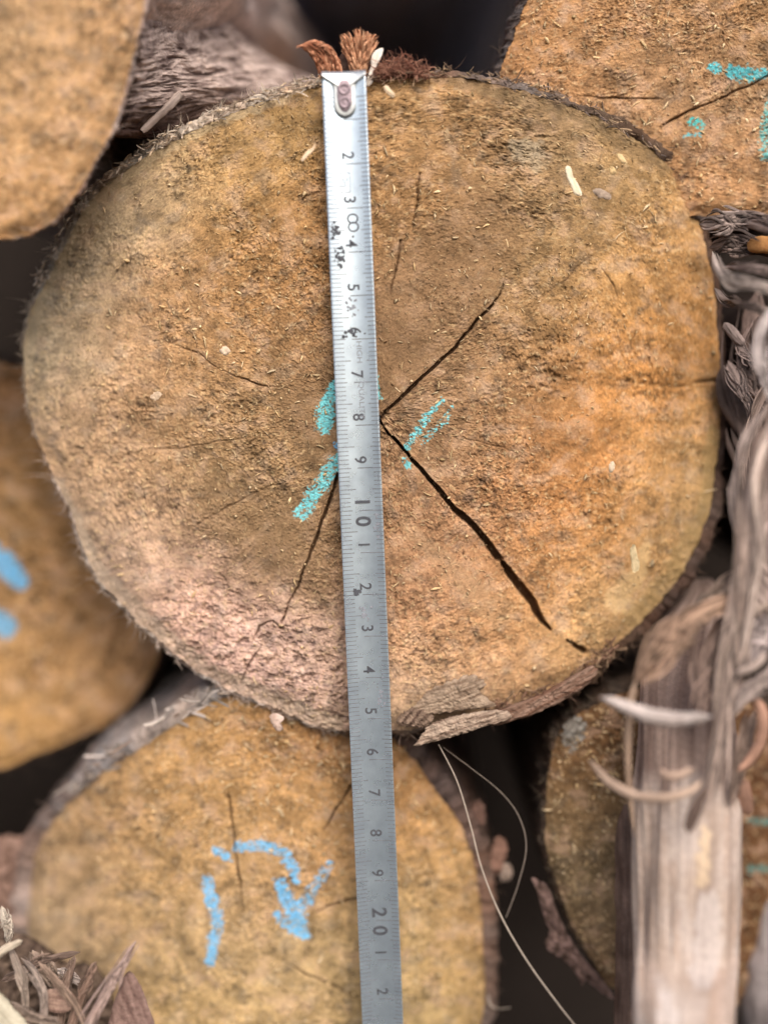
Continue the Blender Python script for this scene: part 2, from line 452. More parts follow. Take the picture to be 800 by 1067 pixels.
# ------------------------------------------------------------------ loose pieces
def ribbon_mesh(mb, pts, rgb, thick=0.0006, arch=0.25, twist=(0, 0), n=60, seed=3, streak=0.45, taper=(0.15, 0.15), wob=0.12,
                rgb2=None, across=15):
    """a strip of bark: pts = [(px, py, depth, width px), ...]; closed top and underside"""
    Q = catmull(pts, n)
    P = unproj(Q[:, 0], Q[:, 1], Q[:, 2])
    W = np.maximum(Q[:, 3], 0.6) * np.array([mpp(y) for y in Q[:, 2]])
    f = np.linspace(0, 1, n)
    W = W * np.clip(np.minimum(taper[0] + (1 - taper[0]) * sstep(0, 0.14, f), taper[1] + (1 - taper[1]) * sstep(1, 0.86, f)), 0.05, 1)
    T = np.gradient(P, axis=0); T /= np.linalg.norm(T, axis=1)[:, None]
    N0 = np.array([0, -1.0, 0.15]); N = N0 - T * (T @ N0)[:, None]; N /= np.linalg.norm(N, axis=1)[:, None]
    B = np.cross(T, N)
    tw = np.radians(twist[0] + (twist[1] - twist[0]) * f + 14 * perlin(f * 4, f * 0 + seed, seed))
    N2 = N * np.cos(tw)[:, None] + B * np.sin(tw)[:, None]; B2 = B * np.cos(tw)[:, None] - N * np.sin(tw)[:, None]
    u = np.linspace(-1, 1, across)
    ed = 1 + wob * np.stack([perlin(f * 9, f * 0 + seed + 2, seed), perlin(f * 9, f * 0 + seed + 5, seed)], 1)
    uu = np.where(u[None, :] < 0, u[None, :] * ed[:, :1], u[None, :] * ed[:, 1:])
    rid = 0.5 * perlin(u[None, :] * 2.3 + seed + 0 * f[:, None], f[:, None] * 2 + 0 * u[None, :], seed + 9) + 0.5 * perlin(u[None, :] * 5.5 + seed + 0 * f[:, None], f[:, None] * 5 + 0 * u[None, :], seed + 11)
    off = -arch * (u[None, :] ** 2) * W[:, None] / 2 + rid * W[:, None] * 0.10
    th = np.minimum(thick, W * 0.14)[:, None] * np.sqrt(np.clip(1.02 - u[None, :] ** 2, 0, 1))
    top = P[:, None] + B2[:, None] * (uu * W[:, None] / 2)[..., None] + N2[:, None] * (off + th)[..., None]
    bot = P[:, None] + B2[:, None] * (uu * W[:, None] / 2)[..., None] + N2[:, None] * (off - th)[..., None]
    ring = np.concatenate([top, bot[:, ::-1]], 1)           # n, 2*across, 3
    m = 2 * across
    L_m = np.cumsum(np.linalg.norm(np.gradient(P, axis=0), axis=1)) * 1000
    uu_mm = u[None, :] * W[:, None] * 500
    st = fbm(uu_mm / 0.9 + seed * 7.1, L_m[:, None] / 14 + 0 * u[None, :], 3, seed + 20)
    bl = fbm(uu_mm / 5 + seed * 3, L_m[:, None] / 7 + 0 * u[None, :], 3, seed + 30)
    c0 = lin(rgb); c1 = lin(rgb2) if rgb2 is not None else c0 * 0.55
    mixk = np.clip(0.35 + 0.9 * bl, 0, 1)[..., None]
    cc = (c0 * (1 - mixk * 0.6) + c1 * mixk * 0.6) * (1 + streak * st)[..., None].clip(0.3, 1.8)
    cr = np.concatenate([cc, cc[:, ::-1] * 0.8], 1)
    mb.add(ring.reshape(-1, 3), cr.reshape(-1, 3), grid_quads(n, m))
    # end caps
    for k in (0, n - 1):
        mb.add(ring[k], cr[k], None, [[0, i, i + 1] for i in range(1, m - 1)])


def strip(name, label, cat, pts, rgb, parent=None, group=None, mat=None, **kw):
    loose = name in ('bark_strip', 'bark_shred') and parent is None and not any(k in label for k in ('sliver', 'small', 'dangling', 'looped', 'narrow dark'))
    mb = MB(); ribbon_mesh(mb, [(x, y, d, w * (0.7 if loose and w > 9 else 1)) for x, y, d, w in pts], rgb, **kw)
    if loose:            # split fibres that have lifted off the same strip
        sd = kw.get('seed', 3); rg = np.random.default_rng(sd + 900)
        Q = catmull(pts, 24); T = np.gradient(Q[:, :2], axis=0); T /= np.linalg.norm(T, axis=1)[:, None] + 1e-9
        wm = Q[:, 3].max()
        for k in range(int(5 + wm / 1.6)):
            a = rg.integers(0, 12); b = rg.integers(a + 7, 24); f = np.linspace(0, 1, b - a + 1)
            o0, o1 = rg.uniform(-0.5, 0.5, 2) * 1.3
            seg = Q[a:b + 1]; off = (o0 + (o1 - o0) * f ** 2 + 0.12 * np.sin(f * 6 + k)) * seg[:, 3]
            sp = [(x - t[1] * o, y + t[0] * o, d - 0.0004 - 0.0012 * rg.random() * ff, max(1.0, w * wf)) for (x, y, d, w), t, o, ff, wf in
                  zip(seg, T[a:b + 1], off, f, np.full(len(f), rg.uniform(0.05, 0.2)))]
            ribbon_mesh(mb, sp, np.clip(np.array(rgb) * rg.uniform(0.6, 1.14), 0, 255), n=40, across=5, seed=sd + k * 3 + 1, twist=(rg.uniform(-40, 40), rg.uniform(-60, 60)), rgb2=kw.get('rgb2'), thick=0.0004)
    o = mb.build(name, mat or M_FIBRE, parent)
    if parent is None: tag(o, label, cat, group)
    return o


def plate_mesh(mb, outline, Y, rgb, thick=0.001, nr=14, nt=70, rough=0.08, slope=(0, 0), seed=1, jag=0.8, rgb2=None, dome=0.0, streak=None, smooth_out=True):
    """a flat-ish flake with real thickness; slope = metres of depth per photo pixel in x and y"""
    O = catmull(outline, nt, closed=True); C0 = O.mean(0)
    ph = np.linspace(0, 2 * np.pi, nt, endpoint=False)
    dv = O - C0; dl = np.hypot(*dv.T)[:, None] + 1e-6
    O = O + dv / dl * (jag * (perlin(np.cos(ph) * 6 + seed, np.sin(ph) * 6, seed) + 0.6 * perlin(np.cos(ph) * 17, np.sin(ph) * 17 + seed, seed + 1)))[:, None]
    r = np.linspace(0.02, 1, nr)
    PX = (C0[0] + r[:, None] * (O[:, 0] - C0[0])).ravel(); PY = (C0[1] + r[:, None] * (O[:, 1] - C0[1])).ravel()
    R = np.repeat(r, nt)
    yb = Y + slope[0] * (PX - C0[0]) + slope[1] * (PY - C0[1]) + dome * R ** 2
    rel = rough * 0.001 * (fbm(PX / 9, PY / 9, 3, seed + 3) + 0.6 * perlin(PX / 2.5, PY / 2.5, seed + 5))
    F = unproj(PX, PY, yb); F[:, 1] += -rel - thick / 2 * np.sqrt(np.clip(1.0 - R ** 4, 0, 1))
    Bk = unproj(PX, PY, yb); Bk[:, 1] += -rel * 0.5 + thick / 2 * np.sqrt(np.clip(1.0 - R ** 4, 0, 1))
    c0 = lin(rgb); c1 = lin(rgb2) if rgb2 is not None else c0 * 0.6
    if streak is None:
        k = np.clip(0.4 + 0.8 * fbm(PX / 8 + seed, PY / 8, 3, seed + 7), 0, 1)[:, None]
    else:
        ca, sa = math.cos(streak), math.sin(streak)
        k = np.clip(0.4 + 0.8 * fbm((PX * ca + PY * sa) / 40 + seed, (-PX * sa + PY * ca) / 3.5, 3, seed + 7), 0, 1)[:, None]
    c = c0 * (1 - k) + c1 * k
    q = grid_quads(nr, nt)
    mb.add(F, c, q); mb.add(Bk, c * 0.8, q[:, ::-1])
    a = (nr - 1) * nt + np.arange(nt); a2 = (nr - 1) * nt + (np.arange(nt) + 1) % nt
    n0 = mb.n - 2 * nr * nt
    mb.q.append(np.stack([a, a2, a2 + nr * nt, a + nr * nt], 1) + n0)
    i0 = np.arange(nt)
    cF = F[:nt].mean(0)[None]; cB = Bk[:nt].mean(0)[None]
    mb.add(np.concatenate([F[:nt], cF]), c[:nt + 1], None, np.stack([i0, (i0 + 1) % nt, np.full(nt, nt)], 1))
    mb.add(np.concatenate([Bk[:nt], cB]), c[:nt + 1], None, np.stack([i0, (i0 + 1) % nt, np.full(nt, nt)], 1))


def plate(name, label, cat, outline, Y, rgb, parent=None, group=None, mat=None, **kw):
    mb = MB(); plate_mesh(mb, outline, Y, rgb, **kw)
    o = mb.build(name, mat or M_FIBRE, parent)
    if parent is None: tag(o, label, cat, group)
    return o


# ================================================================== THE LOGS
TEAL = (122, 216, 226); SKYBLUE = (122, 194, 240)
DOME_MAIN = lambda x, y: 0.018 * (np.abs(x - 400) / 365) ** 2.1 + 0.002 * ((y - 420) / 345) ** 2

main_outline = [(330, 88), (400, 83), (470, 80), (530, 90), (590, 108), (640, 130), (688, 163), (715, 197), (735, 250), (747, 320),
                (751, 400), (749, 470), (740, 530), (721, 580), (694, 620), (665, 652), (632, 682), (607, 704), (560, 728), (512, 742), (470, 752),
                (437, 760), (405, 762), (360, 763), (322, 755), (285, 738), (245, 722), (214, 706), (180, 680), (150, 655), (122, 627), (97, 597),
                (75, 540), (56, 498), (40, 460), (27, 415), (23, 372), (27, 335), (40, 305), (56, 275), (75, 238), (97, 203), (150, 163), (188, 142),
                (225, 124), (268, 107), (300, 97)]
main_ctrl = [(90, 260, (196, 172, 138)), (60, 370, (198, 174, 138)), (140, 200, (194, 168, 132)), (200, 160, (176, 138, 86)), (270, 140, (170, 132, 76)),
             (250, 220, (176, 132, 72)), (160, 300, (186, 142, 96)), (200, 350, (182, 136, 84)), (130, 400, (192, 146, 104)), (90, 450, (190, 150, 108)),
             (180, 430, (182, 140, 92)), (250, 300, (172, 126, 72)), (300, 250, (172, 124, 70)), (300, 330, (165, 120, 72)), (310, 410, (150, 116, 78)),
             (250, 470, (158, 122, 80)), (220, 530, (148, 118, 82)), (290, 540, (140, 110, 76)), (300, 600, (148, 115, 82)), (140, 530, (184, 144, 106)),
             (120, 590, (196, 164, 138)), (180, 620, (218, 172, 152)), (240, 670, (226, 182, 168)), (300, 710, (222, 180, 170)), (340, 680, (206, 170, 150)),
             (345, 740, (180, 146, 126)), (420, 110, (176, 134, 82)), (470, 140, (160, 118, 70)), (420, 200, (158, 116, 68)), (520, 180, (152, 116, 76)),
             (560, 140, (150, 120, 84)), (480, 260, (148, 112, 74)), (430, 330, (142, 108, 76)), (480, 360, (148, 112, 76)), (420, 400, (144, 110, 78)),
             (560, 280, (152, 118, 74)), (620, 200, (164, 130, 84)), (660, 180, (160, 126, 80)), (620, 300, (170, 130, 78)), (560, 360, (158, 118, 72)),
             (680, 250, (184, 138, 84)), (710, 330, (190, 136, 74)), (640, 370, (188, 130, 66)), (680, 420, (196, 132, 62)), (720, 430, (194, 142, 84)),
             (600, 440, (182, 124, 66)), (540, 430, (160, 118, 76)), (480, 430, (150, 114, 78)), (480, 480, (156, 116, 80)), (560, 500, (184, 126, 70)),
             (640, 500, (188, 128, 66)), (700, 500, (186, 142, 86)), (730, 480, (180, 150, 104)), (640, 570, (184, 128, 70)), (690, 570, (188, 150, 98)),
             (590, 600, (190, 134, 78)), (640, 640, (200, 164, 112)), (600, 680, (192, 150, 100)), (540, 650, (192, 138, 84)), (480, 560, (176, 126, 84)),
             (440, 620, (180, 130, 92)), (480, 660, (190, 138, 88)), (430, 690, (186, 142, 100)), (540, 710, (186, 146, 108)), (430, 540, (166, 122, 84)),
             (370, 560, (160, 122, 84)), (450, 740, (176, 150, 124))]
main_cracks = [
    ([(395, 438, 3.2), (430, 402, 3.8), (470, 365, 3.6), (505, 325, 2.6), (520, 305, 1.6), (528, 285, 0.8)], 5),
    ([(395, 438, 2.2), (420, 468, 3.2), (450, 503, 5.5), (490, 546, 7.5), (520, 582, 9)], 9),
    ([(523, 587, 6), (545, 615, 10.5), (560, 638, 10), (574, 656, 3)], 9),
    ([(592, 668, 4), (608, 679, 5)], 5),
    ([(353, 495, 3.0), (335, 545, 2.8), (315, 600, 2.6), (293, 648, 1.6)], 4),
    ([(228, 385, 1.2), (262, 398, 1.9), (280, 402, 1.3), (302, 406, 0.8)], 1.5),
    ([(150, 470, 0.8), (190, 466, 1.5), (240, 458, 1.3), (300, 450, 0.6)], 1.2),
    ([(437, 180, 1.8), (434, 210, 2.2), (429, 242, 1.5)], 2.5), ([(418, 250, 1.8), (413, 280, 1.8), (408, 305, 1.2)], 2.5),
    ([(205, 545, 1.2), (250, 522, 1.4), (285, 505, 1)], 1.5), ([(750, 397, 3.2), (733, 398, 2.4), (700, 402, 1.4), (660, 398, 1.6), (620, 394, 1)], 2.5),
    ([(295, 655, 1.6), (283, 646, 2), (270, 652, 2), (262, 672, 1.0)], 2), ([(270, 675, 1.6), (258, 695, 1.8), (250, 712, 1.4)], 2),
    ([(560, 312, 0.8), (590, 290, 1.6), (622, 262, 1.0)], 1.5), ([(485, 458, 1.0), (520, 465, 1.6), (552, 476, 0.9)], 1.5),
    ([(180, 358, 1), (205, 368, 1.6), (225, 383, 1.2)], 1.5), ([(628, 280, 1.4), (638, 296, 1.8), (644, 310, 1)], 1),
    ([(410, 608, 1.4), (412, 640, 1.2)], 1.5), ([(400, 672, 0.8), (440, 678, 1.4), (470, 673, 0.8)], 1.2)]
main_chalk = [([(349, 402, 14), (340, 424, 24), (338, 444, 22)], TEAL, 1.25), ([(349, 462, 5), (352, 470, 5)], SKYBLUE, 1.1),
              ([(350, 482, 20), (334, 506, 22), (314, 534, 20)], TEAL, 1.0),
              ([(462, 416, 5), (448, 430, 10), (434, 450, 11), (424, 466, 10)], TEAL, 0.95), ([(421, 480, 10), (425, 484, 10)], TEAL, 0.9),
              ([(470, 424, 8), (464, 438, 10), (440, 460, 8)], TEAL, 0.55), ([(393, 394, 5), (396, 415, 5)], TEAL, 0.9)]
main_paint = [([(330, 420, 90), (430, 330, 130), (500, 240, 110)], (134, 106, 80), 0.55), ([(220, 530, 60), (300, 560, 100), (330, 610, 50)], (134, 108, 82), 0.5), ([(535, 150, 14), (552, 160, 36), (560, 172, 20)], (176, 162, 142), 0.5), ([(420, 545, 14), (520, 640, 40)], (176, 150, 122), 0.3),
              ([(300, 98, 14), (225, 125, 16), (150, 165, 18), (98, 205, 16), (60, 272, 20), (36, 320, 22), (28, 380, 18)], (204, 184, 154), 0.5),
              ([(60, 505, 18), (98, 592, 22), (150, 648, 26), (214, 700, 26), (285, 732, 26), (350, 756, 20)], (186, 168, 152), 0.6),
              ([(470, 84, 12), (590, 114, 20), (690, 170, 28)], (120, 100, 76), 0.6), ([(744, 450, 18), (736, 530, 22), (700, 600, 26), (660, 645, 26)], (178, 152, 108), 0.5),
              ([(640, 625, 30), (665, 600, 20), (672, 570, 12)], (215, 185, 140), 0.5)]
BT_MAIN = [(330, 85, 6), (250, 115, 12), (150, 160, 11), (80, 230, 7), (30, 330, 3), (25, 400, 2), (60, 500, 2.5), (110, 610, 5), (200, 700, 5), (300, 745, 5),
           (380, 765, 4), (460, 755, 7), (560, 730, 14), (620, 700, 12), (690, 630, 15), (735, 550, 16), (752, 450, 9), (752, 380, 8), (740, 260, 8),
           (712, 178, 12), (704, 160, 26), (690, 160, 14), (620, 118, 9), (520, 85, 8), (430, 80, 6)]
BC_MAIN = [(330, 85, (170, 148, 128)), (220, 120, (190, 174, 158)), (120, 180, (188, 174, 158)), (40, 310, (200, 188, 172)), (25, 390, (196, 178, 156)),
           (60, 500, (184, 164, 150)), (130, 630, (184, 168, 154)), (230, 715, (186, 168, 156)), (330, 760, (150, 132, 118)), (440, 760, (140, 118, 104)),
           (560, 730, (150, 116, 98)), (620, 695, (110, 84, 64)), (690, 630, (86, 66, 56)), (745, 500, (96, 76, 66)), (752, 380, (84, 64, 54)), (735, 240, (90, 70, 58)),
           (700, 165, (82, 62, 48)), (620, 118, (92, 74, 60)), (530, 88, (112, 100, 94)), (440, 78, (120, 88, 66))]
LOGS = {}
LOGS['main'] = make_log('large log in front with the tape measure across its cracked tan cut end', main_outline, 0.0, (395, 430), main_ctrl, sig=42,
                        res=(430, 1300), dome=DOME_MAIN, cracks=main_cracks, chalk=main_chalk, pith=(395, 438), bark_t=BT_MAIN, bark_ctrl=BC_MAIN,
                        sat=lambda x, y: 0.95 + 0.06 * sstep(520, 650, x + 0.25 * (y - 400)) - 0.06 * sstep(200, 60, x), alb=np.array([0.99, 1.0, 0.95]), bamp=0.35, rings=0.17, flakes=9000, rough_patch=[(225, 680, 62, 1), (300, 700, 60, 1), (340, 720, 40, 1), (110, 470, 40, 0.6), (570, 370, 34, 0.8), (545, 150, 30, 0.8), (130, 430, 30, 0.6)], chips=520, chip_ctrl=[(600, 270, 80), (650, 600, 70), (560, 370, 50), (440, 250, 60), (470, 120, 70), (270, 380, 70), (480, 440, 50), (150, 420, 60)], fuzz=2400, seed=1, paint=main_paint, relief=1.0, fuzz_len=0.0035)

ul_outline = [(0, 248), (40, 238), (70, 212), (98, 168), (121, 120), (137, 60), (149, 0), (152, -60), (128, -130), (60, -190), (-40, -210), (-140, -180),
              (-200, -100), (-215, 0), (-200, 110), (-140, 200), (-70, 242)]


def ul_flare(ru, dep):
    ang = np.arctan2(ru[:, 2], ru[:, 0])
    k = np.exp(-((ang - 0.55) / 0.42) ** 2)
    lump = 0.004 * perlin(ang * 9, dep * 14 + 0 * ang, 77) * min(1, dep / 0.02)
    return k * (0.024 * sstep(-0.006, 0.042, dep) - 0.024 * sstep(-0.006, 0.042, 0.0) + 0.014 * sstep(0.05, 0.30, dep)) + lump * k - (1 - k) * 0.009 * sstep(0.0, 0.022, dep)


LOGS['ul'] = make_log('blurred pale tan log end at the upper left, with rough grey bark beside it', ul_outline, -0.02, (-30, 20),
                      [(0, 50, (186, 150, 100)), (60, 20, (184, 140, 86)), (110, 60, (184, 138, 82)), (40, 120, (190, 146, 90)), (80, 150, (186, 138, 80)),
                       (0, 170, (188, 144, 84)), (20, 220, (190, 136, 68)), (60, 200, (186, 140, 80))], sig=50, res=(150, 500),
                      bark_t=1.5, bark_rgb=(196, 178, 170), flare=ul_flare, flakes=600, fuzz=50,
                      seed=2, rings=0.28, pith=(-30, 20), sat=lambda x, y: 0.9 + 0 * x, vis=lambda x, y: (x > -20) & (y > -20), bamp=0.7)

A_ = catmull([(172, -60), (158, -20), (148, 8), (140, 50), (134, 80), (128, 98), (122, 120), (114, 140)], 240)
B_ = catmull([(196, -60), (226, -12), (246, 26), (272, 54), (306, 74), (338, 90), (320, 110), (260, 150)], 240)
nu_, nv_ = 200, 240
fu = np.linspace(0, 1, nu_)[None, :]; vv = np.linspace(0, 1, nv_)[:, None]
SX = A_[:, :1] * (1 - fu) + B_[:, :1] * fu; SY = A_[:, 1:] * (1 - fu) + B_[:, 1:] * fu
vw = vv + 0.03 * fbm(fu * 3 + 0 * vv, vv * 7 + 0 * fu, 2, 311)
vq = vw + 0.10 * fu; strand = fbm(vq * 30, fu * 6 + 0 * vv, 4, 301, 0.65); slab = fbm(vq * 9, fu * 4.5 + 0 * vv, 3, 303); fine_ = fbm(vq * 90, fu * 34 + 0 * vv, 2, 305)
SD = -0.014 + 0.058 * fu ** 0.72 - 0.0024 * slab - 0.0010 * strand - 0.0003 * fine_ + 0.03 * sstep(0.93, 1.0, fu) + 0.006 * sstep(0.08, 0.0, fu)
kk = np.clip(0.58 + 0.50 * strand + 0.50 * fbm(vq * 14 + 3, fu * 9 + 0 * vv, 4, 307, 0.65), 0, 1)[..., None]
sc_ = lin((108, 92, 88)) * (1 - kk) + lin((196, 178, 170)) * kk
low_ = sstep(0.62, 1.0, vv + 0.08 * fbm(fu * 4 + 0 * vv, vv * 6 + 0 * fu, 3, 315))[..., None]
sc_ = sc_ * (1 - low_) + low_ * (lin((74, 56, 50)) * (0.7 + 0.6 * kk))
sc_ = sc_ * (1 + 0.15 * fine_[..., None])
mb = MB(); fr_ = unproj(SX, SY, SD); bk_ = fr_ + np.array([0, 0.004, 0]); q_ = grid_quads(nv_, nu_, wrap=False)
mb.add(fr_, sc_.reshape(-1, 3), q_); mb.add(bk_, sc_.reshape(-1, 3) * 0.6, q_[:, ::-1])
N0_ = nu_ * nv_; e_ = []
for cidx in (0, nu_ - 1):
    i_ = np.arange(nv_ - 1) * nu_ + cidx; e_.append(np.stack([i_, i_ + nu_, i_ + nu_ + N0_, i_ + N0_], 1))
for rix in (0, nv_ - 1):
    i_ = rix * nu_ + np.arange(nu_ - 1); e_.append(np.stack([i_, i_ + 1, i_ + 1 + N0_, i_ + N0_], 1))
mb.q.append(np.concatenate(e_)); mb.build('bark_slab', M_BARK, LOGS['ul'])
strip('twig', 'short grey dead twig lodged between the upper left log and the large log', 'twig', [(148, 136, 0.002, 8), (162, 122, 0.003, 8), (176, 109, 0.004, 9), (188, 96, 0.006, 9)], (172, 156, 148), thick=0.0014, arch=0.8,
      rgb2=(138, 122, 114), taper=(0.7, 0.8))

ur_outline = [(549, 0), (535, 38), (522, 72), (520, 110), (533, 152), (570, 192), (640, 220), (720, 224), (800, 224), (870, 212), (930, 178), (972, 110), (978, 20),
              (942, -70), (870, -140), (780, -170), (690, -150), (612, -95), (570, -42)]
LOGS['ur'] = make_log('orange brown log end at the upper right with scattered teal chalk marks', ur_outline, 0.014, (750, 30),
                      [(560, 60, (176, 122, 60)), (600, 30, (180, 128, 66)), (640, 60, (182, 132, 74)), (700, 30, (172, 124, 66)), (780, 20, (164, 118, 62)),
                       (720, 90, (164, 124, 80)), (790, 100, (156, 118, 74)), (660, 110, (172, 128, 78)), (740, 150, (176, 128, 72)), (760, 200, (184, 130, 68)),
                       (720, 205, (186, 130, 66)), (790, 180, (176, 128, 74))], sig=45, res=(260, 800),
                      cracks=[([(597, 100, 1), (642, 101, 2), (690, 104, 1.4)], 2), ([(690, 130, 2.5), (718, 116, 2), (745, 104, 2), (800, 79, 1.6)], 2.5)],
                      chalk=[([(742, 70, 13), (748, 72, 14)], (86, 188, 200), 1.2), ([(762, 74, 17), (778, 77, 20), (796, 77, 14)], (86, 188, 200), 1.25),
                             ([(722, 126, 12), (728, 130, 14)], (78, 205, 205), 1.1), ([(715, 142, 7), (730, 140, 6)], (86, 188, 200), 0.8),
                             ([(806, 100, 16), (797, 135, 18), (796, 165, 14)], (110, 190, 190), 0.85)],
                      bark_t=5, bark_rgb=(84, 76, 74), flakes=2600, chips=260, fuzz=300, seed=3, relief=1.25, vis=lambda x, y: (x < 815) & (y > -15), pith=(850, 40), sat=lambda x, y: 0.88 + 0 * x, rings=0.12,
                      fspeck=0.36)

lf_outline = [(160, 590), (167, 645), (162, 690), (127, 743), (75, 772), (34, 788), (-5, 803), (-80, 805), (-150, 770), (-200, 700), (-220, 600), (-200, 490),
              (-150, 412), (-80, 382), (0, 379), (60, 400), (110, 450), (145, 520)]
LOGS['lf'] = make_log('blurred tan log end at the left edge with two light blue chalk strokes', lf_outline, 0.055, (-30, 590),
                      [(10, 420, (158, 112, 68)), (30, 480, (168, 126, 75)), (60, 560, (166, 122, 70)), (20, 620, (164, 126, 77)), (100, 620, (160, 116, 68)),
                       (60, 700, (182, 139, 82)), (20, 740, (188, 143, 77)), (110, 700, (176, 133, 86)), (150, 660, (170, 128, 82)), (0, 520, (172, 133, 79))],
                      sig=50, res=(130, 420), chalk=[([(-8, 575, 24), (8, 590, 30), (22, 606, 20)], SKYBLUE, 1.5), ([(-4, 645, 26), (6, 652, 32)], (120, 182, 222), 1.5)],
                      bark_t=4, bark_rgb=(70, 58, 50), flakes=500, fuzz=120, seed=4, rings=0.28, vis=lambda x, y: x > -20)

bt_outline = [(400, 765), (350, 744), (300, 726), (258, 724), (210, 738), (150, 779), (112, 803), (81, 829), (55, 858), (37, 893), (29, 950), (30, 985), (36, 1030),
              (60, 1090), (110, 1150), (180, 1192), (260, 1208), (350, 1195), (430, 1155), (486, 1105), (504, 1055), (504, 1000), (501, 950), (495, 905), (482, 866),
              (456, 828), (430, 793)]
DOME_BT = lambda x, y: 0.03 * np.clip((260 - x) / 240, 0, 2) ** 2 + 0.008 * np.clip((x - 300) / 200, 0, 1) ** 2
LOGS['bt'] = make_log('tan log end at the bottom marked in light blue chalk, below the tape measured log', bt_outline, 0.007, (275, 965),
                      [(120, 850, (183, 142, 88)), (80, 920, (183, 147, 101)), (60, 980, (189, 159, 116)), (140, 930, (185, 147, 88)), (200, 800, (187, 142, 79)),
                       (260, 770, (177, 132, 70)), (330, 770, (154, 109, 59)), (300, 830, (189, 144, 81)), (200, 870, (183, 142, 81)), (260, 920, (177, 140, 88)),
                       (200, 980, (183, 151, 101)), (300, 1000, (179, 149, 101)), (200, 1040, (189, 155, 94)), (280, 1050, (183, 151, 94)), (350, 1000, (177, 147, 92)),
                       (350, 900, (185, 140, 81)), (430, 820, (162, 117, 63)), (450, 880, (191, 147, 83)), (460, 960, (185, 155, 99)), (480, 1040, (181, 142, 77)),
                       (440, 1040, (177, 153, 101)), (490, 960, (173, 126, 66)), (400, 960, (179, 149, 96))], sig=38, res=(330, 950), dome=DOME_BT,
                      cracks=[([(239, 828, 1.8), (243, 870, 2), (249, 915, 2), (254, 950, 1)], 2.5), ([(366, 818, 2.4), (348, 848, 2.4), (336, 866, 1.2)], 2.5),
                              ([(374, 935, 2.4), (345, 944, 2), (318, 956, 1)], 2), ([(280, 995, 0.8), (320, 1015, 2), (372, 1040, 1.6)], 2),
                              ([(160, 945, 0.6), (210, 968, 1.2)], 1)],
                      chalk=[([(224, 885, 11), (238, 894, 12)], SKYBLUE, 1.2), ([(247, 882, 15), (274, 881, 15), (296, 889, 16), (306, 903, 16), (309, 917, 12)], SKYBLUE, 1.15),
                             ([(292, 920, 16), (300, 937, 22), (309, 956, 24), (315, 974, 18)], SKYBLUE, 1.3), ([(343, 900, 12), (328, 925, 16), (312, 948, 18)], SKYBLUE, 0.85),
                             ([(288, 951, 8), (300, 967, 11), (317, 977, 12)], SKYBLUE, 1.2),
                             ([(216, 918, 14), (221, 941, 17), (227, 957, 16), (223, 978, 16), (219, 1003, 13)], SKYBLUE, 1.2)],
                      bark_t=[(500, 1060, 12), (501, 990, 15), (495, 905, 17), (460, 830, 15), (425, 785, 12), (250, 722, 9), (180, 755, 14), (110, 803, 17), (70, 840, 9),
                              (40, 885, 20), (29, 950, 26), (40, 1030, 22)],
                      bark_ctrl=[(500, 1060, (110, 90, 80)), (498, 920, (112, 88, 76)), (460, 830, (94, 77, 72)), (430, 790, (82, 67, 61)), (250, 722, (135, 121, 112)),
                                 (180, 755, (154, 142, 134)), (110, 803, (162, 155, 154)), (70, 840, (107, 88, 79)), (35, 890, (121, 102, 94)), (29, 950, (154, 136, 127))],
                      flakes=4500, chips=650, chip_ctrl=[(300, 790, 60), (420, 850, 60), (420, 1000, 70), (460, 900, 60), (200, 1040, 70)], fuzz=700, seed=5, relief=0.9, rings=0.3, sat=lambda x, y: 0.95 + 0 * x, pith=(270, 960), vis=lambda x, y: y < 1085)

br_outline = [(600, 748), (628, 733), (680, 715), (760, 720), (830, 760), (872, 830), (872, 920), (840, 1000), (780, 1045), (700, 1056), (640, 1032), (618, 1004),
              (597, 967), (582, 923), (570, 889), (569, 840), (574, 797), (584, 765)]
DOME_BR = lambda x, y: 0.02 * np.clip((x - 640) / 160, 0, 2)
LOGS['br'] = make_log('shaded olive brown log end at the lower right, half hidden by the weathered branch', br_outline, 0.008, (715, 885),
                      [(600, 800, (126, 92, 55)), (640, 780, (117, 82, 50)), (600, 860, (131, 104, 66)), (640, 860, (122, 97, 66)), (600, 920, (138, 119, 88)),
                       (640, 930, (126, 106, 75)), (630, 980, (131, 101, 71)), (800, 850, (101, 68, 41)), (800, 900, (98, 66, 37))], sig=40, res=(200, 600), dome=DOME_BR,
                      chalk=[([(780, 855, 9), (815, 858, 11)], (70, 140, 138), 0.8), ([(780, 905, 10), (815, 908, 11)], (70, 144, 142), 0.8)],
                      bark_t=3, bark_rgb=(70, 58, 50), flakes=2200, chips=260, fuzz=350, fuzz_rgb=(190, 175, 150), seed=6, relief=1.0, vis=lambda x, y: x < 670, fuzz_len=0.003)

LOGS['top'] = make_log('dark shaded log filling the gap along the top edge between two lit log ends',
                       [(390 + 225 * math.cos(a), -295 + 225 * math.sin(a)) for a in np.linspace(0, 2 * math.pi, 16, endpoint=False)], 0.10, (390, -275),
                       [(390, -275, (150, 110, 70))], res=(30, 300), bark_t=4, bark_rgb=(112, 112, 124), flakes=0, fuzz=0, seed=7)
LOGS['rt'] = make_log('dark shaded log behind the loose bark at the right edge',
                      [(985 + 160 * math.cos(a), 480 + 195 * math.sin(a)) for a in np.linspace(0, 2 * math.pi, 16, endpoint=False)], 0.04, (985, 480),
                      [(985, 480, (150, 110, 70))], res=(30, 300), bark_t=4, bark_rgb=(58, 48, 46), flakes=0, fuzz=0, seed=8)

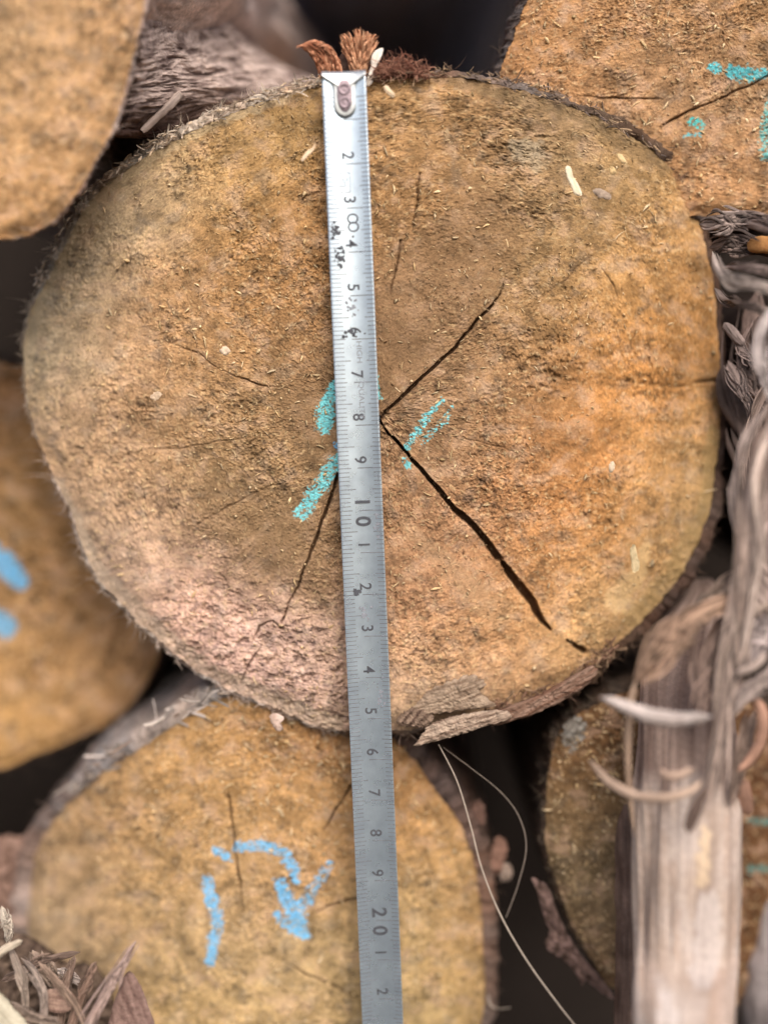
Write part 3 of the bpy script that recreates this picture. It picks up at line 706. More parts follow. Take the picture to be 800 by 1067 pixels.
# bark hanging off the lower right log
plate('bark_flake', None, None, [(553, 915), (563, 918), (572, 926), (578, 944), (590, 970), (606, 996), (628, 1022), (640, 1040), (628, 1036), (612, 1022),
                                 (606, 1026), (596, 1010), (580, 996), (568, 985), (572, 970), (564, 950), (560, 930)], 0.006, (126, 104, 98), parent=LOGS['br'], mat=M_BARK,
      thick=0.002, nt=160, jag=2.2, rough=0.6, seed=4, rgb2=(70, 56, 50))
plate('lichen_patch', None, None, [(586, 774), (588, 756), (598, 747), (610, 752), (613, 762), (605, 774), (596, 786)], 0.0082, (150, 146, 140), parent=LOGS['br'], mat=M_BARK,
      thick=0.0006, jag=2.6, rough=0.5, seed=9, rgb2=(92, 82, 70))


def fringe(parent, path, n, off, wid, rgbs, Yf, length=(3, 11), seed=1, out=0.18):
    """frayed bark fibres and crumbs caught along a log's rim, one mesh"""
    rg = np.random.default_rng(seed); mb = MB()
    Q = catmull(path, 400); T = np.gradient(Q, axis=0); T /= np.linalg.norm(T, axis=1)[:, None]
    clump = perlin(np.arange(400) / 26.0 + seed, np.zeros(400) + 0.5, seed + 3)
    k = 0
    while k < n:
        i = rg.integers(0, 400)
        if clump[i] + rg.uniform(-0.5, 0.9) < 0: continue
        k += 1
        L = rg.gamma(2.5, (length[1] - length[0]) / 5) + length[0]
        a = rg.normal(0, 0.45) + (0.9 if rg.random() < out else 0) * rg.choice([1, 1, -0.4])
        sg = rg.choice([-1, 1])
        nrm = np.array([T[i, 1], -T[i, 0]]); d = sg * T[i] * math.cos(a) + nrm * math.sin(a)
        p0 = Q[i] + nrm * rg.uniform(*off); bend = rg.normal(0, 0.25)
        f = np.linspace(0, 1, 5)
        pxy = p0 + d * (f * L)[:, None] + nrm * (bend * L * f ** 2)[:, None]
        y0 = Yf(Q[i, 0], Q[i, 1]) + rg.uniform(-0.003, 0.003)
        pts = [(x, y, y0 - rg.uniform(0, 0.0012) * ff, w) for (x, y), ff, w in zip(pxy, f, np.full(5, rg.uniform(*wid)))]
        c = np.array(rgbs[rg.integers(0, len(rgbs))]) * rg.uniform(0.7, 1.12)
        ribbon_mesh(mb, pts, np.clip(c, 0, 250), thick=0.0004, n=10, across=4, seed=int(rg.integers(1, 90)), twist=tuple(rg.uniform(-60, 60, 2)), taper=(0.5, 0.3), wob=0.4)
    mb.build('bark_fringe', M_FIBRE, parent)


fringe(LOGS['main'], [(40, 300), (72, 240), (97, 202), (150, 161), (188, 140), (225, 122), (268, 105), (300, 95), (334, 86)], 430, (-4, 9), (0.6, 2.0),
       [(214, 200, 184), (198, 182, 164), (176, 156, 138), (204, 182, 156)], lambda x, y: float(DOME_MAIN(np.array([x]), np.array([y]))[0]), seed=2)
fringe(LOGS['main'], [(382, 84), (430, 80), (480, 80), (530, 88), (590, 106), (650, 134), (695, 165)], 230, (-3, 7), (0.6, 2.0),
       [(150, 128, 108), (120, 98, 80), (128, 112, 104), (176, 150, 120)], lambda x, y: float(DOME_MAIN(np.array([x]), np.array([y]))[0]), seed=3)
fringe(LOGS['bt'], [(84, 828), (112, 803), (150, 779), (180, 757), (210, 738), (250, 724)], 70, (1, 16), (1.0, 3.5), [(176, 166, 158), (150, 136, 124), (130, 112, 100), (188, 178, 172)],
       lambda x, y: 0.007 + float(DOME_BT(np.array([x]), np.array([y]))[0]), seed=4, length=(6, 26), out=0.05)
fringe(LOGS['main'], [(500, 745), (560, 728), (607, 704), (640, 676)], 330, (-3, 10), (0.7, 2.2), [(150, 118, 98), (120, 90, 74), (168, 140, 112)],
       lambda x, y: float(DOME_MAIN(np.array([x]), np.array([y]))[0]), seed=5)

# torn bark on the main log's lower edge and tufts on its upper edge
mainl = LOGS['main']
for ol_, Y_, rgb_, rgb2_, sk_, sd_ in [
        ([(492, 703), (470, 709), (448, 719), (434, 733), (428, 742), (446, 744), (470, 742), (500, 738), (516, 734), (500, 722), (506, 712)], -0.0020, (156, 138, 120), (104, 86, 72), -0.35, 5),
        ([(433, 736), (418, 744), (413, 750), (416, 756), (428, 757), (444, 757), (452, 748), (446, 740)], -0.0030, (126, 108, 94), (78, 62, 54), -0.9, 7),
        ([(446, 757), (438, 768), (432, 777), (452, 773), (482, 765), (508, 756), (532, 748), (524, 740), (500, 741), (474, 746), (456, 751)], -0.0042, (166, 148, 132), (112, 94, 82), -0.3, 11)]:
    plate('torn_bark', None, None, ol_, Y_, rgb_, parent=mainl, mat=M_BARK, thick=0.0018, nt=200, nr=30, jag=2.0, rough=0.4, seed=sd_, rgb2=rgb2_, streak=sk_, slope=(0, -0.00004))
plate('torn_bark', None, None, [(505, 745), (530, 736), (560, 724), (590, 708), (615, 694), (622, 702), (606, 718), (575, 736), (540, 750), (512, 756)], -0.001, (138, 114, 100),
      parent=mainl, mat=M_BARK, thick=0.003, nt=160, nr=24, jag=1.8, rough=0.4, seed=6, rgb2=(110, 82, 68), streak=-0.5)
plate('bark_crumb', None, None, [(281, 746), (288, 743), (296, 748), (293, 754), (295, 760), (289, 762), (284, 756)], -0.0015, (200, 178, 166), parent=mainl, mat=M_CHIP,
      thick=0.0015, jag=1.4, seed=7, rgb2=(170, 146, 132))


def tuft(path, n, spread, rgb, rgb2, w=(2.0, 4.0), seed=1, fray=1.0):
    mb = MB(); rg = np.random.default_rng(seed)
    path = np.array(path, float)
    for i in range(n):
        o = rg.uniform(-1, 1); k = rg.uniform(0.7, 1.0)
        P = catmull(path, 8)[:max(4, int(8 * k))]
        f = np.linspace(0, 1, len(P))
        sx = o * spread * (0.55 + fray * 0.5 * f ** 2)
        pts = [(p[0] + sx_ + rg.normal(0, 0.8), p[1] + rg.normal(0, 0.8) + (abs(o) * 7 * ff), p[2] + rg.uniform(-1, 1) * 0.0022 * (0.5 + ff), rg.uniform(*w))
               for p, sx_, ff in zip(P, sx, f)]
        a = rg.random()
        c = np.array(rgb) * (1 - a) + np.array(rgb2) * a
        ribbon_mesh(mb, pts, c, thick=0.0003, n=16, across=4, seed=int(rg.integers(1, 90)), twist=(rg.uniform(-50, 50), rg.uniform(-70, 70)), taper=(0.9, 0.5), streak=0.2, wob=0.03)
    return mb


tuft([(347, 88, 0.004, 0), (344, 70, 0.003, 0), (338, 54, 0.002, 0), (328, 42, 0.0005, 0), (318, 46, -0.001, 0)], 190, 19, (226, 170, 136), (186, 122, 92), seed=3, fray=0.4,
     w=(0.9, 2.0)).build('bark_tuft', M_FIBRE, mainl)
tuft([(374, 90, 0.004, 0), (374, 70, 0.003, 0), (374, 52, 0.002, 0), (374, 36, 0.001, 0), (373, 25, 0, 0)], 170, 11, (234, 186, 150), (204, 148, 114), seed=5, fray=2.6,
     w=(0.8, 1.7)).build('bark_tuft', M_FIBRE, mainl)
plate('splinter', None, None, [(381, 88), (386, 70), (387, 58), (392, 52), (399, 50), (397, 60), (391, 72), (387, 88)], 0.0005, (240, 232, 224), parent=mainl, mat=M_CHIP, thick=0.0008, jag=0.8, rough=0.08,
      rgb2=(214, 202, 190), streak=1.9, seed=4)
plate('bark_tuft', None, None, [(352, 64), (358, 55), (366, 58), (368, 72), (362, 86), (352, 86)], 0.006, (116, 96, 88), parent=mainl, mat=M_BARK, thick=0.003, seed=3, rgb2=(80, 62, 56))
# red brown fuzz on the rim
mb = MB(); n = 1100
px = rng.uniform(388, 446, n); py = 78 - np.abs(rng.normal(0, 9, n)) * np.clip(1.1 - np.abs(px - 415) / 38, 0.15, 1); P = unproj(px, py, rng.uniform(-0.001, 0.006, n))
a = rng.uniform(0, 2 * np.pi, n); D = np.stack([np.cos(a), rng.uniform(-0.6, 0.3, n), np.sin(a)], 1); D /= np.linalg.norm(D, axis=1)[:, None]
fc = np.array([lin((138, 92, 76)), lin((100, 66, 54)), lin((166, 124, 104))])[rng.integers(0, 3, n)]
slivers(mb, P, D, rng.uniform(0.00012, 0.0004, n), rng.uniform(0.0008, 0.0024, n), fc, rng.uniform(0, 0.0005, n), curl=rng.normal(0, 0.4, n), st=4)
mb.build('bark_fuzz', M_FIBRE, mainl)
# ragged bark flakes along the right side of the bottom log
for (ol, rgb, sd) in [([(512, 886), (517, 872), (526, 876), (528, 888), (524, 902), (518, 912), (511, 905)], (146, 114, 100), 3),
                      ([(522, 902), (531, 900), (534, 911), (528, 919), (521, 915)], (164, 146, 134), 4),
                      ([(491, 838), (500, 834), (506, 848), (503, 860), (495, 852)], (124, 98, 88), 5)]:
    plate('bark_flake', None, None, ol, 0.018, rgb, parent=LOGS['bt'], mat=M_BARK, thick=0.0012, jag=2.4, rough=0.5, nt=120, seed=sd)

# ================================================================== TAPE MEASURE
TOP = np.array([358.2, 79.0]); BOT = np.array([408.8, 1303.0])
# blade frame: s centimetres down the tape, u -1..1 across
T_HALF = 0.00498
yA = lambda py: -0.0032 - 0.0012 * np.sin(np.clip((py - 80) / 1000, 0, 1) * np.pi) - 0.0016 * sstep(620, 1050, py)
pA = unproj([TOP[0]], [TOP[1]], -0.0035)[0]; pB = unproj([BOT[0]], [BOT[1]], -0.0035)[0]
LEN = np.linalg.norm(pB - pA); AX = (pB - pA) / LEN
SIDE = np.array([-AX[2], 0, AX[0]]);  SIDE = -SIDE if SIDE[0] < 0 else SIDE
CURVE = 0.00095


def blade(s_cm, u, lift=0.0):
    s_cm = np.asarray(s_cm, float); u = np.asarray(u, float)
    s = s_cm * 0.01
    f = s / LEN
    yb = 0.0035 - 0.0044 - 0.0013 * np.sin(np.clip(f, 0, 1) * np.pi) + 0.0005 * np.clip((f - 0.75) * 4, 0, 1)
    P = pA[None] + AX[None] * s.ravel()[:, None] + SIDE[None] * (u.ravel() * T_HALF)[:, None]
    P[:, 1] += (np.broadcast_to(yb, u.shape).ravel() - CURVE * (u.ravel() ** 2) - lift)
    return P


M_BLADE = bpy.data.materials.new('tape_blade'); M_BLADE.use_nodes = True
nt_ = M_BLADE.node_tree; b_ = nt_.nodes['Principled BSDF']
b_.inputs['Metallic'].default_value = 0.76; b_.inputs['Roughness'].default_value = 0.33
tc_ = nt_.nodes.new('ShaderNodeTexCoord'); nz_ = nt_.nodes.new('ShaderNodeTexNoise'); nz_.inputs['Scale'].default_value = 160; nz_.inputs['Detail'].default_value = 6
nz_.inputs['Roughness'].default_value = 0.7
cr_ = nt_.nodes.new('ShaderNodeValToRGB'); cr_.color_ramp.elements[0].position = 0.32; cr_.color_ramp.elements[0].color = (0.53, 0.64, 0.75, 1)
cr_.color_ramp.elements[1].position = 0.6; cr_.color_ramp.elements[1].color = (0.66, 0.79, 0.90, 1)
nt_.links.new(tc_.outputs['Object'], nz_.inputs['Vector']); nt_.links.new(nz_.outputs['Fac'], cr_.inputs['Fac']); nt_.links.new(cr_.outputs['Color'], b_.inputs['Base Color'])
mr_ = nt_.nodes.new('ShaderNodeMapRange'); mr_.inputs['To Min'].default_value = 0.22; mr_.inputs['To Max'].default_value = 0.36
nz2 = nt_.nodes.new('ShaderNodeTexNoise'); nz2.inputs['Scale'].default_value = 420; nz2.inputs['Detail'].default_value = 4
nt_.links.new(tc_.outputs['Object'], nz2.inputs['Vector']); nt_.links.new(nz2.outputs['Fac'], mr_.inputs['Value']); nt_.links.new(mr_.outputs['Result'], b_.inputs['Roughness'])
M_INK = material('tape_ink', 0.6, 0.3, color=(0.07, 0.075, 0.09), var=0.35, vscale=1500)
M_TICK = material('tape_tick_ink', 0.6, 0.3, color=(0.17, 0.18, 0.21), var=0.35, vscale=1200)
M_INK2 = material('tape_faint_ink', 0.6, 0.3, color=(0.24, 0.26, 0.30), var=0.3, vscale=1500)
M_STEEL = material('hook_steel', 0.34, 0.5, color=(0.62, 0.66, 0.68), metal=0.85, bump=0.00004, bscale=800)
M_RIVET = material('rivet_steel', 0.5, 0.5, color=(0.30, 0.24, 0.27), metal=0.6, bump=0.0002, bscale=1500, var=0.3, vscale=900)

tape = thing('tape_measure', 'silver steel tape measure blade hooked over the top of the largest log', 'tape measure', pA)
SEND = LEN * 100
S_ = np.linspace(0, SEND, 240); U_ = np.linspace(-1, 1, 25)
gs, gu = np.meshgrid(S_, U_, indexing='ij')
fr = blade(gs, gu); bk = fr + np.array([0, 0.00018, 0])
mb = MB(); q = grid_quads(240, 25, wrap=False)
mb.add(fr, (0.6, 0.6, 0.6), q); mb.add(bk, (0.6, 0.6, 0.6), q[:, ::-1])
n0 = 240 * 25
e = [];
for cidx in (0, 24):
    i = np.arange(239) * 25 + cidx; e.append(np.stack([i, i + 25, i + 25 + n0, i + n0], 1))
for rix in (0, 239):
    i = rix * 25 + np.arange(24); e.append(np.stack([i, i + 1, i + 1 + n0, i + n0], 1))
mb.q.append(np.concatenate(e))
bl = mb.build('blade', M_BLADE, tape)


def tick(mb, s, u0, u1, w):
    uu = np.linspace(u0, u1, max(2, int(abs(u1 - u0) * 14) + 1)); n = len(uu)
    A = blade(np.full(n, s - w / 2), uu, 0.00006); B = blade(np.full(n, s + w / 2), uu, 0.00006)
    i = np.arange(n - 1)
    mb.add(np.concatenate([A, B]), (0.1, 0.1, 0.1), np.stack([i, i + 1, i + 1 + n, i + n], 1))


mb = MB(); mbf = MB()
for k in range(5, int(SEND * 10)):
    s = k / 10
    tgt = mb
    if k % 10 == 0:
        tick(mb, s, -0.99, -0.42, 0.018); tick(mb, s, -0.12, 0.99, 0.020)
    elif k % 5 == 0:
        tick(mb, s, -0.99, -0.22, 0.017); tick(mb, s, 0.52, 0.99, 0.017)
    else:
        tick(mb, s, -0.99, -0.5, 0.015); tick(mb, s, 0.64, 0.99, 0.015)
mb.build('scale_ticks', M_TICK, bl)


def text(mb, txt, s0, u0, size, sx=1.0, align='CENTER', bold=0.0):
    """lettering running down the blade, tops of the letters towards +u; s0 cm, u0 centre across, size = cap height cm"""
    cu = bpy.data.curves.new('lettering', 'FONT'); cu.body = txt; cu.size = 1.0
    cu.align_x = align; cu.align_y = 'CENTER'; cu.resolution_u = 6; cu.offset = bold
    ob = bpy.data.objects.new('lettering', cu); COL.objects.link(ob)
    dg = bpy.context.evaluated_depsgraph_get(); dg.update()
    me = bpy.data.meshes.new_from_object(ob.evaluated_get(dg))
    v = np.zeros(len(me.vertices) * 3); me.vertices.foreach_get('co', v); v = v.reshape(-1, 3)
    tris = []
    for p in me.polygons:
        vs = list(p.vertices); tris += [[vs[0], vs[i], vs[i + 1]] for i in range(1, len(vs) - 1)]
    k = size / 0.7
    yc = (v[:, 1].max() + v[:, 1].min()) / 2
    P = blade(s0 + v[:, 0] * k * sx, u0 + (v[:, 1] - yc) * k / (T_HALF * 100), 0.00007)
    mb.add(P, (0.1, 0.1, 0.1), None, tris)
    bpy.data.objects.remove(ob); bpy.data.meshes.remove(me); bpy.data.curves.remove(cu)


mb = MB()
for k in range(2, int(SEND) + 1):
    if k % 10 == 0:
        text(mb, str(k)[0], k - 0.20, 0.06, 0.34, bold=0.024); text(mb, '0', k + 0.26, 0.06, 0.34, bold=0.024)
    else:
        text(mb, str(k % 10), k - 0.19, 0.05, 0.27, sx=0.95, bold=0.012)
text(mb, 'O', 3.24, 0.14, 0.26, sx=0.85); text(mb, 'O', 3.43, 0.16, 0.26, sx=0.85); text(mb, '.', 3.65, 0.12, 0.3)
mb.build('numerals', M_INK, bl)
mb = MB()
text(mb, 'HIGH', 6.3, 0.2, 0.12, sx=1.25); text(mb, 'QUALITY', 7.42, 0.2, 0.12, sx=1.25)
mb.build('lettering', M_INK2, bl); mb = MB()
text(mb, '2m', 2.42, -0.14, 0.13)
for (sA, uA, sB, uB) in [(2.2, -0.36, 2.2, 0.08), (2.64, -0.36, 2.64, 0.08)]:
    tick(mb, sA, uA, uB, 0.02)
for uE in (-0.36, 0.08):
    n = 6; ss = np.linspace(2.2, 2.64, n)
    A = blade(ss, np.full(n, uE - 0.015), 0.00006); B = blade(ss, np.full(n, uE + 0.015), 0.00006); i = np.arange(n - 1)
    mb.add(np.concatenate([A, B]), (0.1, 0.1, 0.1), np.stack([i, i + 1, i + 1 + n, i + n], 1))
mb.build('class_mark', M_INK2, bl)


def smudge(s0, u0, rs, ru_, n, seed, mat):
    rg = np.random.default_rng(seed); mb = MB()
    for i in range(n):
        cs, cu_ = s0 + rg.normal(0, rs), u0 + rg.normal(0, ru_)
        k = rg.integers(5, 8); a = np.linspace(0, 2 * np.pi, k, endpoint=False) + rg.uniform(0, 1)
        r_ = rg.uniform(0.012, 0.05) * rg.uniform(0.5, 1.2, k)
        P = blade(cs + r_ * np.cos(a), np.clip(cu_ + r_ * np.sin(a) * 2, -0.98, 0.98), 0.00009 + 0.000003 * (i % 12))
        mb.add(P, (0.1, 0.1, 0.1), None, [[0, j, j + 1] for j in range(1, k - 1)])
    mb.build('ink_smudge', mat, bl)


smudge(3.52, -0.70, 0.09, 0.10, 36, 1, M_INK); smudge(4.12, -0.52, 0.12, 0.12, 44, 2, M_INK); smudge(5.85, -0.05, 0.06, 0.22, 26, 3, M_INK)
smudge(11.92, -0.42, 0.06, 0.08, 18, 4, M_INK); smudge(12.45, 0.0, 0.10, 0.14, 20, 5, M_INK2); smudge(14.5, 0.55, 0.12, 0.08, 16, 6, M_INK2)
smudge(10.35, 0.72, 0.2, 0.06, 14, 7, M_INK2); smudge(5.3, 0.0, 0.14, 0.12, 22, 8, M_INK2)


# hook: a lip folded over the log and a rounded tongue riveted to the blade
def tongue(mb, outline_su, lift0, lift1, n=90):
    O = catmull(outline_su, n, closed=True)
    f0 = blade(O[:, 0], O[:, 1], lift1); b0 = blade(O[:, 0], O[:, 1], lift0)
    C_ = O.mean(0)
    I = C_ + (O - C_) * 0.90
    fi = blade(I[:, 0], I[:, 1], lift1 + 0.00012)
    c = blade(np.array([C_[0]]), np.array([C_[1]]), lift1 + 0.00012)
    i = np.arange(n); j = (i + 1) % n
    v = np.concatenate([b0, f0, fi, c])
    mb.add(v, (0.5, 0.5, 0.5), np.concatenate([np.stack([i, j, j + n, i + n], 1), np.stack([i + n, j + n, j + 2 * n, i + 2 * n], 1)]), np.stack([i + 2 * n, j + 2 * n, np.full(n, 3 * n)], 1))


mb = MB()
tongue(mb, [(-0.03, -1.0), (-0.03, -0.5), (-0.03, 0), (-0.03, 0.5), (-0.03, 1.0), (0.05, 0.96), (0.12, 0.72), (0.24, 0.53), (0.5, 0.50), (0.74, 0.48), (0.90, 0.32), (0.97, 0.0), (0.90, -0.32),
            (0.74, -0.48), (0.5, -0.50), (0.24, -0.53), (0.12, -0.72), (0.05, -0.96)], 0.00002, 0.00045)
us = np.linspace(-1, 1, 15)
rowsL = []
for (sv, yv) in [(-0.03, -0.00045), (-0.075, -0.0002), (-0.09, 0.0006), (-0.09, 0.004), (-0.06, 0.004), (-0.055, 0.0006), (-0.03, 0.0003)]:
    p = blade(np.full(15, sv), us); p[:, 1] += yv; rowsL.append(p)
mb.add(np.concatenate(rowsL), (0.5, 0.5, 0.5), grid_quads(7, 15, wrap=False))
hk = mb.build('hook', M_STEEL, tape)
mb = MB()
tongue(mb, [(0.16, -0.22), (0.12, 0), (0.16, 0.22), (0.3, 0.33), (0.6, 0.33), (0.78, 0.2), (0.84, 0), (0.78, -0.2), (0.6, -0.33), (0.3, -0.33)], 0.0004, 0.00060)
mb.build('recess_plate', M_RIVET, hk)
for sc_ in (0.33, 0.63):
    mb = MB(); nn = 28; a = np.linspace(0, 2 * np.pi, nn, endpoint=False)
    rr = [(0.138, 0.0006), (0.138, 0.00082), (0.105, 0.0010), (0.085, 0.0008), (0.06, 0.00075), (0.001, 0.0009)]
    mb.add(np.concatenate([blade(sc_ + r0 * np.cos(a), r0 * np.sin(a) * 2, l0) for r0, l0 in rr]), (0.4, 0.4, 0.4), grid_quads(len(rr), nn))
    mb.build('rivet', M_RIVET, hk)

# ================================================================== WEATHERED BRANCH
def make_branch():
    pts = [(742, 610, 0.020, 20), (735, 650, 0.010, 70), (726, 700, 0.0, 92), (724, 760, -0.010, 100), (725, 830, -0.018, 112), (725, 900, -0.024, 113), (724, 1000, -0.028, 112), (723, 1110, -0.044, 112), (722, 1480, -0.046, 114)]
    Q = catmull(pts, 190); n = 190
    Q[:, 2] -= 0.014 * sstep(600, 760, Q[:, 1])
    P = unproj(Q[:, 0], Q[:, 1], Q[:, 2]); W = Q[:, 3] / 2 * np.array([mpp(y) for y in Q[:, 2]])
    P[:, 1] += 0.010
    m = 160; a = np.linspace(0, 2 * np.pi, m, endpoint=False)
    LM = np.linspace(0, 126, n)[:, None]
    am = np.cos(a)[None, :] * 13; bm = np.sin(a)[None, :] * 13
    gro = fbm(am / 2.2 + LM / 60, bm / 2.2 + LM / 55, 3, 201)
    gro2 = perlin(am / 0.7 + LM / 30, bm / 0.7 + LM / 40, 205)
    lump = fbm(am / 9 + LM / 40, bm / 9, 2, 203)
    R = W[:, None] + 0.0005 * gro + 0.0011 * lump + 0.0001 * gro2
    V = P[:, None] + np.stack([R * np.cos(a), R * np.sin(a) * 0.95, 0 * R], -1)
    k = np.clip(0.45 + 0.8 * fbm(am / 3.5 + LM / 120, bm / 3.5 + LM / 90, 3, 207), 0, 1)[..., None]
    k2 = np.clip(0.35 + 1.0 * fbm(am / 7, LM / 12 + bm / 9, 3, 211), 0, 1)[..., None]
    hi = sstep(58, 66, LM - 6 * perlin(am / 5, bm / 5, 215))[..., None]     # bark above still clings, below the wood is bare
    c = lin((176, 160, 149)) * (1 - k) + lin((150, 133, 122)) * k
    c = c * (1 - k2 * 0.45) + lin((190, 180, 176)) * k2 * 0.45
    dark = lin((138, 120, 111)) * (1 - k) + lin((100, 83, 76)) * k
    c = c * hi + dark * (1 - hi)
    qx = Q[:, 0][:, None] + R * np.cos(a) / np.array([mpp(y) for y in Q[:, 2]])[:, None]; qy = Q[:, 1][:, None] + 0 * qx
    front = (np.sin(a) < 0.2)[None, :] & (qx > 0)
    for pts_, rgb_ in [([(736, 945, 30), (738, 980, 32), (734, 1012, 34)], (196, 188, 186)), ([(734, 868, 12), (732, 916, 14)], (208, 184, 152)),
                       ([(694, 1040, 16), (696, 1090, 24)], (200, 192, 190)), ([(760, 860, 10), (764, 960, 12), (766, 1080, 12)], (168, 146, 132)), ([(676, 900, 10), (678, 1080, 12)], (166, 144, 130)),
                       ([(752, 1020, 18), (746, 1080, 22)], (150, 126, 112)), ([(700, 900, 8), (704, 1000, 6)], (152, 130, 116))]:
        d_, w_ = polydist(qx.ravel() + 5 * fbm(qx.ravel() / 9, qy.ravel() / 16, 3, 231), qy.ravel() + 6 * fbm(qx.ravel() / 9 + 4, qy.ravel() / 16, 3, 232), pts_)
        m_ = (sstep(1.15, 0.8, d_ / (w_ / 2)).reshape(qx.shape) * front)[..., None]
        c = c + 0.5 * m_ * (lin(rgb_) * (1 + 0.25 * gro[..., None]) - c)
    root = thing('branch', 'weathered grey peeling branch standing upright at the lower right, out of focus', 'branch', P[-1])
    mb = MB(); mb.add(V.reshape(-1, 3), c.reshape(-1, 3), grid_quads(n, m))
    i = np.arange(m)
    for e in (0, n - 1):
        mb.add(np.concatenate([V[e], P[e][None]]), np.concatenate([c[e], c[e][:1]]), None, np.stack([i, (i + 1) % m, np.full(m, m)], 1))
    mb.build('stem', M_FIBRE, root)
    yb = -0.0320
    strip('bark_strip', None, None, [(716, 868, -0.0440, 10), (722, 850, -0.0445, 14), (730, 832, -0.0445, 10), (738, 820, -0.0445, 6)], (112, 94, 86), parent=root)
    strip('bark_strip', None, None, [(772, 812, -0.028, 14), (776, 830, -0.029, 16), (780, 850, -0.029, 10)], (142, 110, 94), parent=root)
    return root


BR = make_branch()
strip('bark_strip', 'narrow dark brown upright strip against the left side of the weathered branch', 'bark strip',
      [(652, 838, 0.002, 14), (653, 880, -0.002, 22), (654, 940, -0.004, 24), (655, 1000, -0.006, 26), (653, 1100, -0.008, 30)], (118, 98, 88), thick=0.002, arch=0.9, rgb2=(84, 66, 58), n=90, taper=(0.4, 1))
strip('branch', 'grey smooth stick at the right edge low behind the weathered branch', 'branch',
      [(806, 930, 0.03, 46), (808, 980, 0.025, 56), (806, 1040, 0.02, 58), (806, 1110, 0.02, 58)], (150, 142, 142), thick=0.006, arch=0.9, rgb2=(122, 112, 112), n=60, taper=(0.7, 1))

